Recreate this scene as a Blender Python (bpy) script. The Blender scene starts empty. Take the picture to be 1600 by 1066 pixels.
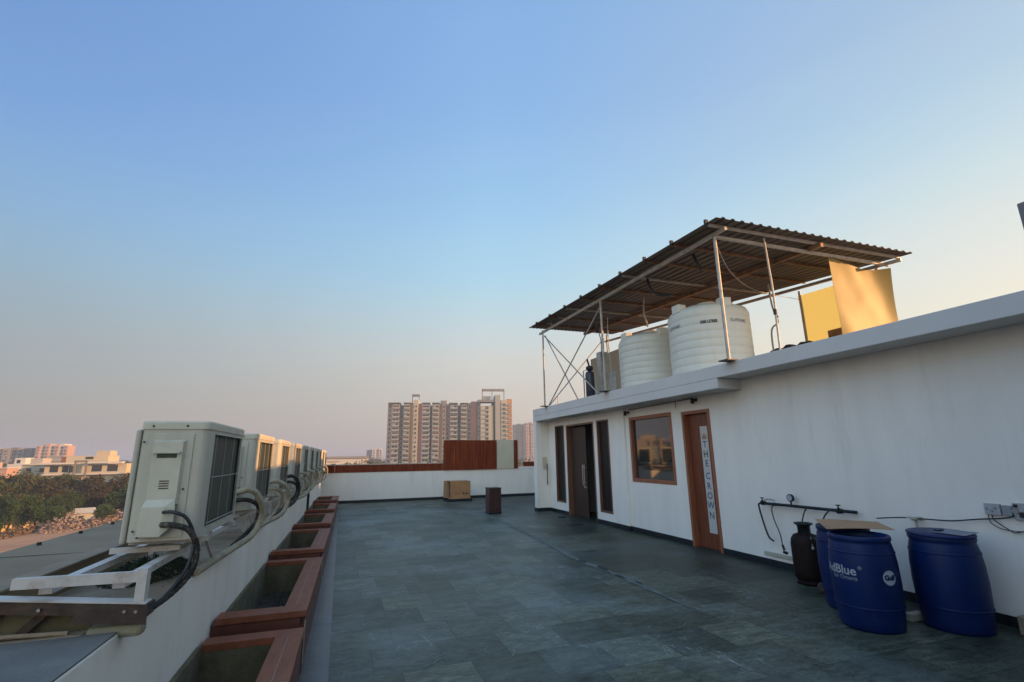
import bpy, bmesh, math, random
from mathutils import Vector, Matrix, Euler
R = math.radians
S = bpy.context.scene
random.seed(7)

# ------------------------------------------------------------------ camera
H = 1.7
PITCH, YAW, ROLL = R(13.22), R(19.26), R(0.81)
fw = Vector((math.sin(YAW)*math.cos(PITCH), math.cos(YAW)*math.cos(PITCH), math.sin(PITCH)))
rt0 = Vector((math.cos(YAW), -math.sin(YAW), 0)); up0 = rt0.cross(fw)
rt = rt0*math.cos(ROLL) - up0*math.sin(ROLL); up = rt0*math.sin(ROLL) + up0*math.cos(ROLL)
cd = bpy.data.cameras.new('camera'); cam = bpy.data.objects.new('camera', cd); S.collection.objects.link(cam)
cd.sensor_width = 36; cd.lens = 17.0; cd.clip_start = 0.05; cd.clip_end = 20000
M = Matrix((rt, up, -fw)).transposed().to_4x4(); M.translation = (0, 0, H); cam.matrix_world = M
S.camera = cam

# ------------------------------------------------------------------ sky, sun, exposure
SUN_EL = R(11.9); SUN_AZ = math.atan2(1.0, -0.42)          # azimuth clockwise from +Y
w = bpy.data.worlds.new('World'); S.world = w; w.use_nodes = True
nt = w.node_tree; nt.nodes.clear()
sky = nt.nodes.new('ShaderNodeTexSky'); sky.sky_type = 'NISHITA'; sky.sun_disc = False
sky.sun_elevation = SUN_EL; sky.sun_rotation = SUN_AZ
sky.altitude = 200; sky.air_density = 1.2; sky.dust_density = 2.2; sky.ozone_density = 2.0
bg = nt.nodes.new('ShaderNodeBackground'); bg.inputs['Strength'].default_value = 0.15
wo = nt.nodes.new('ShaderNodeOutputWorld')
EXPO = 0.7
# hazy evening air: the clear sky above is pulled towards smoggy tones by height above the horizon and by the bearing from the sun
def lin(c): 
    return tuple(((v/255)/12.92 if v/255 <= .04045 else ((v/255+.055)/1.055)**2.4)/(2**EXPO) for v in c)
geo = nt.nodes.new('ShaderNodeTexCoord'); sep = nt.nodes.new('ShaderNodeSeparateXYZ'); nt.links.new(geo.outputs['Generated'], sep.inputs[0])
def ramp(stops):
    r_ = nt.nodes.new('ShaderNodeValToRGB'); r_.color_ramp.interpolation = 'CARDINAL'; el = r_.color_ramp.elements
    el[0].position = 0; el[1].position = 1
    for i, (p, c) in enumerate(stops):
        e = el[0] if i == 0 else (el[-1] if i == len(stops)-1 else el.new(p)); e.position = p; e.color = (*lin(c), 1)
    nt.links.new(sep.outputs['Z'], r_.inputs[0]); return r_
rL = ramp([(0,(156,150,148)),(.11,(154,155,155)),(.24,(146,168,182)),(.33,(138,174,206)),(.45,(124,166,217)),(.58,(113,155,214)),(1,(110,153,216))])
rC = ramp([(0,(206,196,186)),(.13,(213,208,199)),(.21,(211,218,216)),(.33,(184,220,237)),(.45,(165,209,242)),(.60,(147,191,238)),(.75,(135,180,232)),(1,(120,168,226))])
rR = ramp([(0,(250,228,185)),(.15,(246,239,212)),(.23,(240,238,220)),(.28,(233,235,226)),(.355,(218,230,228)),(.42,(200,223,231)),(.50,(182,210,229)),(.60,(168,197,225)),(1,(130,174,226))])
flat = nt.nodes.new('ShaderNodeVectorMath'); flat.operation = 'MULTIPLY'; flat.inputs[1].default_value = (1,1,0); nt.links.new(geo.outputs['Generated'], flat.inputs[0])
nrm_ = nt.nodes.new('ShaderNodeVectorMath'); nrm_.operation = 'NORMALIZE'; nt.links.new(flat.outputs[0], nrm_.inputs[0])
dt = nt.nodes.new('ShaderNodeVectorMath'); dt.operation = 'DOT_PRODUCT'; dt.inputs[1].default_value = (math.sin(SUN_AZ), math.cos(SUN_AZ), 0); nt.links.new(nrm_.outputs[0], dt.inputs[0])
def mr(a, b):
    m_ = nt.nodes.new('ShaderNodeMapRange'); m_.inputs['From Min'].default_value = a; m_.inputs['From Max'].default_value = b; nt.links.new(dt.outputs['Value'], m_.inputs['Value']); return m_
def mixc(f, a, b):
    m_ = nt.nodes.new('ShaderNodeMix'); m_.data_type = 'RGBA'
    if isinstance(f, float): m_.inputs['Factor'].default_value = f
    else: nt.links.new(f, m_.inputs['Factor'])
    nt.links.new(a, m_.inputs['A']); nt.links.new(b, m_.inputs['B']); return m_.outputs['Result']
m1 = mixc(mr(-.84, -.12).outputs[0], rL.outputs[0], rC.outputs[0]); m2 = mixc(mr(0, .76).outputs[0], m1, rR.outputs[0])
sc_ = nt.nodes.new('ShaderNodeVectorMath'); sc_.operation = 'SCALE'; sc_.inputs['Scale'].default_value = 1/0.15; nt.links.new(m2, sc_.inputs[0])
# extra sky brightness added out of view, left and behind, to lift shaded walls
db = nt.nodes.new('ShaderNodeVectorMath'); db.operation = 'DOT_PRODUCT'; db.inputs[1].default_value = tuple(Vector((-.80,-.50,.36)).normalized()); nt.links.new(geo.outputs['Generated'], db.inputs[0])
mb_ = nt.nodes.new('ShaderNodeMapRange'); mb_.interpolation_type = 'SMOOTHSTEP'; mb_.inputs['From Min'].default_value = .30; mb_.inputs['From Max'].default_value = .95
nt.links.new(db.outputs['Value'], mb_.inputs['Value'])
bst = nt.nodes.new('ShaderNodeMix'); bst.data_type = 'RGBA'; bst.inputs['A'].default_value = (1,1,1,1); bst.inputs['B'].default_value = (3.2,2.62,2.1,1); nt.links.new(mb_.outputs[0], bst.inputs['Factor'])
mul = nt.nodes.new('ShaderNodeVectorMath'); mul.operation = 'MULTIPLY'; nt.links.new(mixc(0.93, sky.outputs[0], sc_.outputs[0]), mul.inputs[0]); nt.links.new(bst.outputs['Result'], mul.inputs[1])
nt.links.new(mul.outputs[0], bg.inputs[0]); nt.links.new(bg.outputs[0], wo.inputs[0])
sl = bpy.data.lights.new('sun', 'SUN'); sl.energy = 5.0; sl.angle = R(0.5); sl.color = (1.0, 0.49, 0.18)
so = bpy.data.objects.new('sun', sl); S.collection.objects.link(so)
sd = Vector((math.sin(SUN_AZ)*math.cos(SUN_EL), math.cos(SUN_AZ)*math.cos(SUN_EL), math.sin(SUN_EL)))
so.rotation_euler = sd.to_track_quat('Z', 'Y').to_euler(); so.location = (30, -10, 30)
S.view_settings.view_transform = 'Standard'; S.view_settings.look = 'None'
S.view_settings.exposure = EXPO; S.view_settings.gamma = 1; S.view_settings.use_curve_mapping = False
S.cycles.use_denoising = True; S.cycles.max_bounces = 8; S.cycles.volume_bounces = 1
HAZE = 0.0005

# ------------------------------------------------------------------ materials
def mat(name, col, rough=0.7, metal=0.0, var=0.0, vscale=3.0, bump=0.0, bscale=40.0, col2=None, stain=0.0, stcol=(0.12,0.1,0.08),
        stscale=1.5, stretch=(1,1,1), spec=0.5, trans=0.0):
    m = bpy.data.materials.new(name); m.use_nodes = True
    t = m.node_tree; n = t.nodes; L = t.links; b = n['Principled BSDF']
    b.inputs['Roughness'].default_value = rough; b.inputs['Metallic'].default_value = metal
    b.inputs['Specular IOR Level'].default_value = spec
    b.inputs['Base Color'].default_value = (*col, 1)
    if trans: b.inputs['Transmission Weight'].default_value = trans
    tc = n.new('ShaderNodeTexCoord'); mp = n.new('ShaderNodeMapping'); mp.inputs['Scale'].default_value = stretch
    L.new(tc.outputs['Object'], mp.inputs[0])
    last = None
    if var or col2:
        nz = n.new('ShaderNodeTexNoise'); nz.inputs['Scale'].default_value = vscale; nz.inputs['Detail'].default_value = 6
        nz.inputs['Roughness'].default_value = 0.6
        L.new(mp.outputs[0], nz.inputs['Vector'])
        rp = n.new('ShaderNodeValToRGB'); rp.color_ramp.elements[0].position = 0.32; rp.color_ramp.elements[1].position = 0.68
        c2 = col2 if col2 else tuple(min(1, c*(1+var)) for c in col)
        c1 = tuple(c*(1-var) for c in col) if not col2 else col
        rp.color_ramp.elements[0].color = (*c1, 1); rp.color_ramp.elements[1].color = (*c2, 1)
        L.new(nz.outputs['Fac'], rp.inputs[0]); last = rp.outputs[0]
    if stain:
        n2 = n.new('ShaderNodeTexNoise'); n2.inputs['Scale'].default_value = stscale; n2.inputs['Detail'].default_value = 9
        n2.inputs['Roughness'].default_value = 0.7
        L.new(mp.outputs[0], n2.inputs['Vector'])
        r2 = n.new('ShaderNodeValToRGB'); r2.color_ramp.elements[0].position = 0.52; r2.color_ramp.elements[1].position = 0.72
        r2.color_ramp.elements[0].color = (0,0,0,1); r2.color_ramp.elements[1].color = (stain,)*3 + (1,)
        L.new(n2.outputs['Fac'], r2.inputs[0])
        mx = n.new('ShaderNodeMix'); mx.data_type = 'RGBA'
        L.new(r2.outputs[0], mx.inputs['Factor']); mx.inputs['B'].default_value = (*stcol, 1)
        if last: L.new(last, mx.inputs['A'])
        else: mx.inputs['A'].default_value = (*col, 1)
        last = mx.outputs['Result']
    if last: L.new(last, b.inputs['Base Color'])
    if bump:
        n3 = n.new('ShaderNodeTexNoise'); n3.inputs['Scale'].default_value = bscale; n3.inputs['Detail'].default_value = 4
        L.new(mp.outputs[0], n3.inputs['Vector'])
        bp = n.new('ShaderNodeBump'); bp.inputs['Strength'].default_value = bump; bp.inputs['Distance'].default_value = 0.01
        L.new(n3.outputs['Fac'], bp.inputs['Height']); L.new(bp.outputs[0], b.inputs['Normal'])
    return m

MT = dict(
 wall = mat('white_paint', (0.80,0.755,0.69), 0.75, var=0.04, vscale=1.2, bump=0.25, bscale=30, stain=0.28, stcol=(0.42,0.40,0.37), stscale=1.3, stretch=(2.2,2.2,0.35)),
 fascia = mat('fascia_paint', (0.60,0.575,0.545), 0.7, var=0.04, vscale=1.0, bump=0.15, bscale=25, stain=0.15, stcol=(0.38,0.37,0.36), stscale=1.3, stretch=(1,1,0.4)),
 parapet = mat('parapet_paint', (0.86,0.82,0.72), 0.75, var=0.05, vscale=1.0, bump=0.3, bscale=22, stain=0.22, stcol=(0.36,0.33,0.27), stscale=1.8, stretch=(2,2,.5)),
 plaster = mat('rough_plaster', (0.27,0.21,0.145), 0.9, var=0.2, vscale=5, bump=0.8, bscale=30, stain=0.6, stcol=(0.13,0.11,0.085), stscale=3),
 olive = mat('olive_concrete', (0.13,0.115,0.068), 0.9, var=0.3, vscale=4, bump=0.8, bscale=18, stain=0.7, stcol=(0.045,0.045,0.035), stscale=2.2),
 soil = mat('dry_soil', (0.05,0.04,0.028), 0.95, var=0.4, vscale=8, bump=1.0, bscale=30),
 skirt = mat('black_granite', (0.012,0.014,0.018), 0.35, var=0.4, vscale=20),
 border = mat('border_stone', (0.075,0.073,0.072), 0.4, var=0.25, vscale=4, bump=0.2, bscale=20, stain=0.3, stcol=(0.15,0.16,0.16), stscale=5),
 redtile = mat('red_cap_tile', (0.25,0.082,0.042), 0.6, spec=.25, var=0.18, vscale=3, bump=0.15, bscale=30, stain=0.35, stcol=(0.26,0.16,0.12), stscale=4, stretch=(4,0.8,4)),
 redside = mat('red_side_tile', (0.13,0.04,0.026), 0.5, var=0.25, vscale=3, stretch=(2,0.6,4), bump=0.1),
 jointm = mat('tile_joint', (0.36,0.3,0.26), 0.8),
 cladd = mat('wood_cladding', (0.085,0.014,0.004), 0.65, spec=.2, col2=(0.27,0.052,0.014), vscale=4, stretch=(7,7,0.25), bump=0.2, bscale=20),
 cream = mat('cream_board', (0.55,0.49,0.37), 0.6, var=0.05, vscale=2),
 coping = mat('beige_coping', (0.5,0.42,0.34), 0.7, var=0.1, vscale=3),
 doorwood = mat('door_wood', (0.11,0.028,0.011), 0.42, col2=(0.20,0.055,0.022), vscale=3.5, stretch=(6,6,0.5), bump=0.12, bscale=15),
 framewood = mat('frame_wood', (0.24,0.08,0.038), 0.45, col2=(0.34,0.125,0.06), vscale=4, stretch=(6,6,0.6)),
 framedark = mat('dark_frame_wood', (0.13,0.055,0.032), 0.45, col2=(0.20,0.09,0.055), vscale=4, stretch=(6,6,0.6)),
 darkwood = mat('dark_wood', (0.028,0.014,0.009), 0.5, col2=(0.055,0.025,0.015), vscale=4, stretch=(6,6,0.5)),
 steel = mat('brushed_steel', (0.6,0.6,0.6), 0.28, 1.0),
 galv = mat('galvanised_pipe', (0.42,0.39,0.345), 0.55, 0.35, var=0.2, vscale=9),
 rustpipe = mat('rusty_beam', (0.22,0.13,0.07), 0.7, 0.3, var=0.4, vscale=6, stain=0.5, stcol=(0.25,0.07,0.03), stscale=4),
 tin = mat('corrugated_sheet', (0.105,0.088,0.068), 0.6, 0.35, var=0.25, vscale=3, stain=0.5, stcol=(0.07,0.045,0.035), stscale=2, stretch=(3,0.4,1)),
 tank = mat('tank_plastic', (0.66,0.66,0.58), 0.4, var=0.05, vscale=2, stain=0.2, stcol=(0.42,0.38,0.3), stscale=3, stretch=(2,2,0.5)),
 black = mat('black_plastic', (0.012,0.012,0.013), 0.5, var=0.3, vscale=10),
 blackpaint = mat('black_painted_steel', (0.01,0.013,0.011), 0.35, 0.2, var=0.3, vscale=12),
 ac = mat('ac_casing', (0.46,0.445,0.37), 0.5, var=0.07, vscale=4, bump=0.05, bscale=60, stain=0.35, stcol=(0.22,0.2,0.155), stscale=5, stretch=(1,1,0.4)),
 accover = mat('ac_cover', (0.52,0.50,0.41), 0.5, var=0.06, vscale=5, stain=0.25, stcol=(0.27,0.25,0.2), stscale=6),
 fins = mat('coil_fins', (0.05,0.062,0.045), 0.55, 0.4, var=0.3, vscale=4, bump=0.5, bscale=90, stretch=(1,1,0.2)),
 wire = mat('guard_wire', (0.45,0.45,0.42), 0.5, 0.4),
 whitemetal = mat('white_flat_bar', (0.52,0.49,0.46), 0.55, 0.0, var=0.1, vscale=6, stain=0.7, stcol=(0.26,0.13,0.06), stscale=7, bump=0.2, bscale=30),
 rustchan = mat('dark_channel', (0.055,0.038,0.03), 0.65, 0.3, var=0.4, vscale=8, stain=0.5, stcol=(0.2,0.07,0.015), stscale=5, bump=0.3),
 acp = mat('grey_cladding', (0.25,0.19,0.12), 0.75, spec=.2, var=0.12, vscale=2, stain=0.4, stcol=(0.25,0.22,0.17), stscale=2),
 insul = mat('pipe_tape', (0.36,0.31,0.21), 0.75, var=0.2, vscale=14, bump=0.6, bscale=50, stain=0.5, stcol=(0.1,0.075,0.05), stscale=10),
 insulgrey = mat('dark_tape', (0.03,0.026,0.022), 0.7, spec=.25, var=0.4, vscale=14, bump=0.6, bscale=50, stain=0.8, stcol=(0.3,0.27,0.22), stscale=16),
 blue = mat('blue_drum_plastic', (0.002,0.014,0.082), 0.45, spec=.25, var=0.15, vscale=3, bump=0.1, bscale=25, stain=0.35, stcol=(0.022,0.035,0.075), stscale=5),
 print = mat('white_print', (0.36,0.39,0.44), 0.6),
 faintprint = mat('faded_print', (0.05,0.07,0.13), 0.6),
 darkprint = mat('dark_print', (0.03,0.035,0.05), 0.6),
 greyprint = mat('grey_print', (0.2,0.21,0.25), 0.6),
 cyl = mat('gas_cylinder_paint', (0.012,0.005,0.004), 0.6, spec=.18, var=0.4, vscale=6, stain=0.6, stcol=(0.012,0.012,0.014), stscale=3, bump=0.2),
 card = mat('cardboard', (0.40,0.23,0.12), 0.85, var=0.08, vscale=4, bump=0.1),
 carddark = mat('carton_inside', (0.07,0.045,0.02), 0.9),
 cartonf = mat('carton_face', (0.42,0.21,0.09), 0.8, var=0.15, vscale=4, stain=0.3, stcol=(0.4,0.13,0.06), stscale=5),
 pedestal = mat('pedestal_laminate', (0.055,0.02,0.016), 0.45, var=0.3, vscale=4, stretch=(4,4,0.5)),
 pvc = mat('pvc', (0.42,0.40,0.33), 0.5, var=0.1, vscale=6),
 socket = mat('socket_plate', (0.35,0.36,0.37), 0.45, var=0.1, vscale=20),
 glassdark = mat('dark_glass', (0.02,0.02,0.02), 0.04, spec=0.9),
 slitglass = mat('brown_glass', (0.012,0.007,0.006), 0.5, spec=0.3),
 stripm = mat('white_strip', (0.52,0.50,0.47), 0.5, var=0.05, vscale=4),
 goldp = mat('gold_letter', (0.36,0.22,0.10), 0.5), bluep = mat('blue_letter', (0.06,0.09,0.16), 0.5),
 inter = mat('room_wall', (0.25,0.26,0.27), 0.8), interf = mat('room_floor', (0.05,0.055,0.055), 0.6),
 brass = mat('pump_body', (0.25,0.10,0.05), 0.5, 0.3, var=0.4, vscale=20),
 filt = mat('filter_vessel', (0.02,0.025,0.045), 0.35),
 green = mat('green_valve', (0.03,0.16,0.07), 0.5),
 tan = mat('tan_render', (0.34,0.28,0.2), 0.8, var=0.08, vscale=2),
 rag = mat('brown_tarpaulin', (0.05,0.03,0.018), 0.85, var=0.5, vscale=8, bump=0.6),
 grass = mat('green_matting', (0.02,0.035,0.012), 0.9, var=0.5, vscale=20, bump=1.0, bscale=60),
 bark = mat('bark', (0.07,0.05,0.035), 0.9, var=0.3, vscale=6),
 signm = mat('grey_panel', (0.17,0.165,0.175), 0.6, var=0.08, vscale=2),
)
MT['leafA'] = mat('leaves_olive', (0.040,0.056,0.015), 0.8, col2=(0.11,0.108,0.034), vscale=0.35, spec=0.2)
MT['leafB'] = mat('leaves_green', (0.020,0.045,0.012), 0.8, col2=(0.06,0.10,0.024), vscale=0.5, spec=0.2)
MT['leafC'] = mat('leaves_brown', (0.036,0.036,0.014), 0.8, col2=(0.078,0.062,0.024), vscale=0.35, spec=0.2)

# floor stone: slabs laid in staggered rows, veined, with scuffs
def floor_mat():
    m = bpy.data.materials.new('slate_floor'); m.use_nodes = True; t = m.node_tree; n = t.nodes; L = t.links; b = n['Principled BSDF']
    tc = n.new('ShaderNodeTexCoord')
    br = n.new('ShaderNodeTexBrick'); br.offset = 0.37; br.offset_frequency = 2; br.squash = 1
    br.inputs['Scale'].default_value = 1; br.inputs['Brick Width'].default_value = 0.58; br.inputs['Row Height'].default_value = 0.56
    br.inputs['Mortar Size'].default_value = 0.0045; br.inputs['Mortar Smooth'].default_value = 0.3; br.inputs['Bias'].default_value = -0.1
    br.inputs['Color1'].default_value = (0.055,0.061,0.047,1); br.inputs['Color2'].default_value = (0.134,0.137,0.110,1)
    br.inputs['Mortar'].default_value = (0.03,0.035,0.03,1)
    L.new(tc.outputs['Object'], br.inputs['Vector'])
    br2 = n.new('ShaderNodeTexBrick'); br2.offset = 0.37; br2.offset_frequency = 2
    br2.inputs['Scale'].default_value = 1; br2.inputs['Brick Width'].default_value = 0.58; br2.inputs['Row Height'].default_value = 0.56
    br2.inputs['Mortar Size'].default_value = 0; br2.inputs['Color1'].default_value = (0,0,0,1); br2.inputs['Color2'].default_value = (1,1,1,1)
    mp0 = n.new('ShaderNodeMapping'); mp0.inputs['Location'].default_value = (58*0.58, 56*0.56, 0)
    L.new(tc.outputs['Object'], mp0.inputs[0]); L.new(mp0.outputs[0], br2.inputs['Vector'])
    tint = n.new('ShaderNodeMix'); tint.data_type = 'RGBA'; tint.blend_type = 'MULTIPLY'; tint.inputs['Factor'].default_value = 1
    rt_ = n.new('ShaderNodeValToRGB'); rt_.color_ramp.elements[0].color = (0.98,1.0,0.88,1); rt_.color_ramp.elements[1].color = (0.95,1.0,1.05,1)
    L.new(br2.outputs['Color'], rt_.inputs[0]); L.new(br.outputs['Color'], tint.inputs['A']); L.new(rt_.outputs[0], tint.inputs['B'])
    # flowing veins, offset per slab
    ad = n.new('ShaderNodeMixRGB'); ad.blend_type = 'ADD'; ad.inputs[0].default_value = 1.0
    sc = n.new('ShaderNodeMixRGB'); sc.blend_type = 'MULTIPLY'; sc.inputs[0].default_value = 1.0; sc.inputs[2].default_value = (9,9,9,1)
    L.new(br2.outputs['Color'], sc.inputs[1]); L.new(tc.outputs['Object'], ad.inputs[1]); L.new(sc.outputs[0], ad.inputs[2])
    mp = n.new('ShaderNodeMapping'); mp.inputs['Scale'].default_value = (1.6, 4.2, 1); L.new(ad.outputs[0], mp.inputs[0])
    nz = n.new('ShaderNodeTexNoise'); nz.inputs['Scale'].default_value = 1.7; nz.inputs['Detail'].default_value = 10; nz.inputs['Roughness'].default_value = 0.72
    nz.inputs['Distortion'].default_value = 0.8
    L.new(mp.outputs[0], nz.inputs['Vector'])
    rv = n.new('ShaderNodeValToRGB'); rv.color_ramp.elements[0].position = 0.3; rv.color_ramp.elements[1].position = 0.72
    rv.color_ramp.elements[0].color = (0.30,0.33,0.30,1); rv.color_ramp.elements[1].color = (1.75,1.75,1.68,1)
    L.new(nz.outputs['Fac'], rv.inputs[0])
    mv = n.new('ShaderNodeMix'); mv.data_type = 'RGBA'; mv.blend_type = 'MULTIPLY'; mv.inputs['Factor'].default_value = 1.0
    L.new(tint.outputs['Result'], mv.inputs['A']); L.new(rv.outputs[0], mv.inputs['B'])
    nf = n.new('ShaderNodeTexNoise'); nf.inputs['Scale'].default_value = 5.5; nf.inputs['Detail'].default_value = 12; nf.inputs['Roughness'].default_value = 0.78; nf.inputs['Distortion'].default_value = 1.2
    L.new(mp.outputs[0], nf.inputs['Vector'])
    rf = n.new('ShaderNodeValToRGB'); rf.color_ramp.elements[0].position = 0.36; rf.color_ramp.elements[1].position = 0.66
    rf.color_ramp.elements[0].color = (0.45,0.47,0.45,1); rf.color_ramp.elements[1].color = (1.55,1.55,1.5,1); L.new(nf.outputs['Fac'], rf.inputs[0])
    mf = n.new('ShaderNodeMix'); mf.data_type = 'RGBA'; mf.blend_type = 'MULTIPLY'; mf.inputs['Factor'].default_value = 1.0
    L.new(mv.outputs['Result'], mf.inputs['A']); L.new(rf.outputs[0], mf.inputs['B']); mv = mf
    # pale dust patches
    nd = n.new('ShaderNodeTexNoise'); nd.inputs['Scale'].default_value = 0.55; nd.inputs['Detail'].default_value = 8; nd.inputs['Roughness'].default_value = 0.65
    L.new(tc.outputs['Object'], nd.inputs['Vector'])
    rd = n.new('ShaderNodeValToRGB'); rd.color_ramp.elements[0].position = 0.48; rd.color_ramp.elements[1].position = 0.75
    rd.color_ramp.elements[1].color = (0.55,)*3+(1,)
    L.new(nd.outputs['Fac'], rd.inputs[0])
    md = n.new('ShaderNodeMix'); md.data_type = 'RGBA'; L.new(rd.outputs[0], md.inputs['Factor']); L.new(mv.outputs['Result'], md.inputs['A'])
    md.inputs['B'].default_value = (0.26,0.29,0.28,1)
    # fine white scratches
    ms = n.new('ShaderNodeMapping'); ms.inputs['Scale'].default_value = (0.9, 0.5, 1); ms.inputs['Rotation'].default_value = (0,0,0.6)
    L.new(tc.outputs['Object'], ms.inputs[0])
    ns = n.new('ShaderNodeTexNoise'); ns.inputs['Scale'].default_value = 2.3; ns.inputs['Detail'].default_value = 3; ns.inputs['Distortion'].default_value = 2.5
    L.new(ms.outputs[0], ns.inputs['Vector'])
    rs = n.new('ShaderNodeValToRGB'); e = rs.color_ramp.elements; e[0].position = 0.612; e[1].position = 0.625; e[0].color = (0,0,0,1); e[1].color = (0,0,0,1)
    k = rs.color_ramp.elements.new(0.618); k.color = (1,1,1,1)
    L.new(ns.outputs['Fac'], rs.inputs[0])
    ng = n.new('ShaderNodeTexNoise'); ng.inputs['Scale'].default_value = 1.1; ng.inputs['Detail'].default_value = 4
    L.new(tc.outputs['Object'], ng.inputs['Vector'])
    rg = n.new('ShaderNodeValToRGB'); rg.color_ramp.elements[0].position = 0.50; rg.color_ramp.elements[1].position = 0.7; rg.color_ramp.elements[1].color = (0.9,)*3+(1,)
    L.new(ng.outputs['Fac'], rg.inputs[0])
    mm = n.new('ShaderNodeMixRGB'); mm.blend_type = 'MULTIPLY'; mm.inputs[0].default_value = 1; L.new(rs.outputs[0], mm.inputs[1]); L.new(rg.outputs[0], mm.inputs[2])
    mw = n.new('ShaderNodeMix'); mw.data_type = 'RGBA'; L.new(mm.outputs[0], mw.inputs['Factor']); L.new(md.outputs['Result'], mw.inputs['A'])
    mw.inputs['B'].default_value = (0.5,0.53,0.5,1)
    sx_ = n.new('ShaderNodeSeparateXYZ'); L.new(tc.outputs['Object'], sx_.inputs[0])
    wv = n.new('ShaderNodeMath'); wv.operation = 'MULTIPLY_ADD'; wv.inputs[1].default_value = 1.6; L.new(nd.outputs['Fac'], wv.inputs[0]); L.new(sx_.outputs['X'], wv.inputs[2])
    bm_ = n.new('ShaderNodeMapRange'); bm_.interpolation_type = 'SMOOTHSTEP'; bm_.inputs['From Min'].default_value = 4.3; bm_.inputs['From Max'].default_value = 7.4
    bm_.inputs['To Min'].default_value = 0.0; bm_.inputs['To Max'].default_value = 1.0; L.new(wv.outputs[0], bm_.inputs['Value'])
    db_ = n.new('ShaderNodeMix'); db_.data_type = 'RGBA'; db_.blend_type = 'MULTIPLY'; L.new(bm_.outputs[0], db_.inputs['Factor']); L.new(mw.outputs['Result'], db_.inputs['A']); db_.inputs['B'].default_value = (0.30,0.35,0.32,1)  # slabs darken towards the penthouse; shade fall-off painted into their colour
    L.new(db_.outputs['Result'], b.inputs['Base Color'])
    rr = n.new('ShaderNodeMapRange'); rr.inputs['To Min'].default_value = 0.34; rr.inputs['To Max'].default_value = 0.62
    L.new(nz.outputs['Fac'], rr.inputs['Value']); L.new(rr.outputs[0], b.inputs['Roughness'])
    b.inputs['Specular IOR Level'].default_value = 0.27
    bp = n.new('ShaderNodeBump'); bp.inputs['Strength'].default_value = 0.35; bp.inputs['Distance'].default_value = 0.008
    L.new(nz.outputs['Fac'], bp.inputs['Height']); L.new(bp.outputs[0], b.inputs['Normal'])
    return m
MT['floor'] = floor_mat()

MT['glassdark'].node_tree.nodes['Principled BSDF'].inputs['Coat Weight'].default_value = 1.0
# translucent yellow sheet
def sheet_mat(name, base, trc, fac):
    m = bpy.data.materials.new(name); m.use_nodes = True; t = m.node_tree; n = t.nodes; L = t.links; b = n['Principled BSDF']
    b.inputs['Base Color'].default_value = base; b.inputs['Roughness'].default_value = 0.42; b.inputs['Specular IOR Level'].default_value = 0.14
    tr = n.new('ShaderNodeBsdfTranslucent'); tr.inputs[0].default_value = trc
    mx = n.new('ShaderNodeMixShader'); mx.inputs[0].default_value = fac
    L.new(b.outputs[0], mx.inputs[1]); L.new(tr.outputs[0], mx.inputs[2]); L.new(mx.outputs[0], n['Material Output'].inputs[0])
    nz = n.new('ShaderNodeTexNoise'); nz.inputs['Scale'].default_value = 1.3; nz.inputs['Detail'].default_value = 1
    tc = n.new('ShaderNodeTexCoord'); L.new(tc.outputs['Object'], nz.inputs['Vector'])
    bp = n.new('ShaderNodeBump'); bp.inputs['Strength'].default_value = 0.25; bp.inputs['Distance'].default_value = 0.08
    L.new(nz.outputs['Fac'], bp.inputs['Height']); L.new(bp.outputs[0], b.inputs['Normal'])
    return m
MT['sheet'] = sheet_mat('golden_sheet', (0.40,0.31,0.12,1), (0.40,0.37,0.17,1), .42); MT['sheet2'] = sheet_mat('pale_yellow_sheet', (0.5,0.42,0.2,1), (0.78,0.78,0.50,1), .75)

# ------------------------------------------------------------------ mesh helpers
def link(o, parent=None):
    S.collection.objects.link(o)
    if parent is not None: o.parent = parent
    return o
def tag(o, label=None, cat=None, group=None, kind=None):
    if label: o['label'] = label
    if cat: o['category'] = cat
    if group: o['group'] = group
    if kind: o['kind'] = kind
    return o
def empty(name, loc=(0,0,0), rz=0, label=None, cat=None, group=None):
    o = bpy.data.objects.new(name, None); o.location = loc; o.rotation_euler = (0,0,rz); o.empty_display_size = 0.2
    link(o); return tag(o, label, cat, group)

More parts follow.
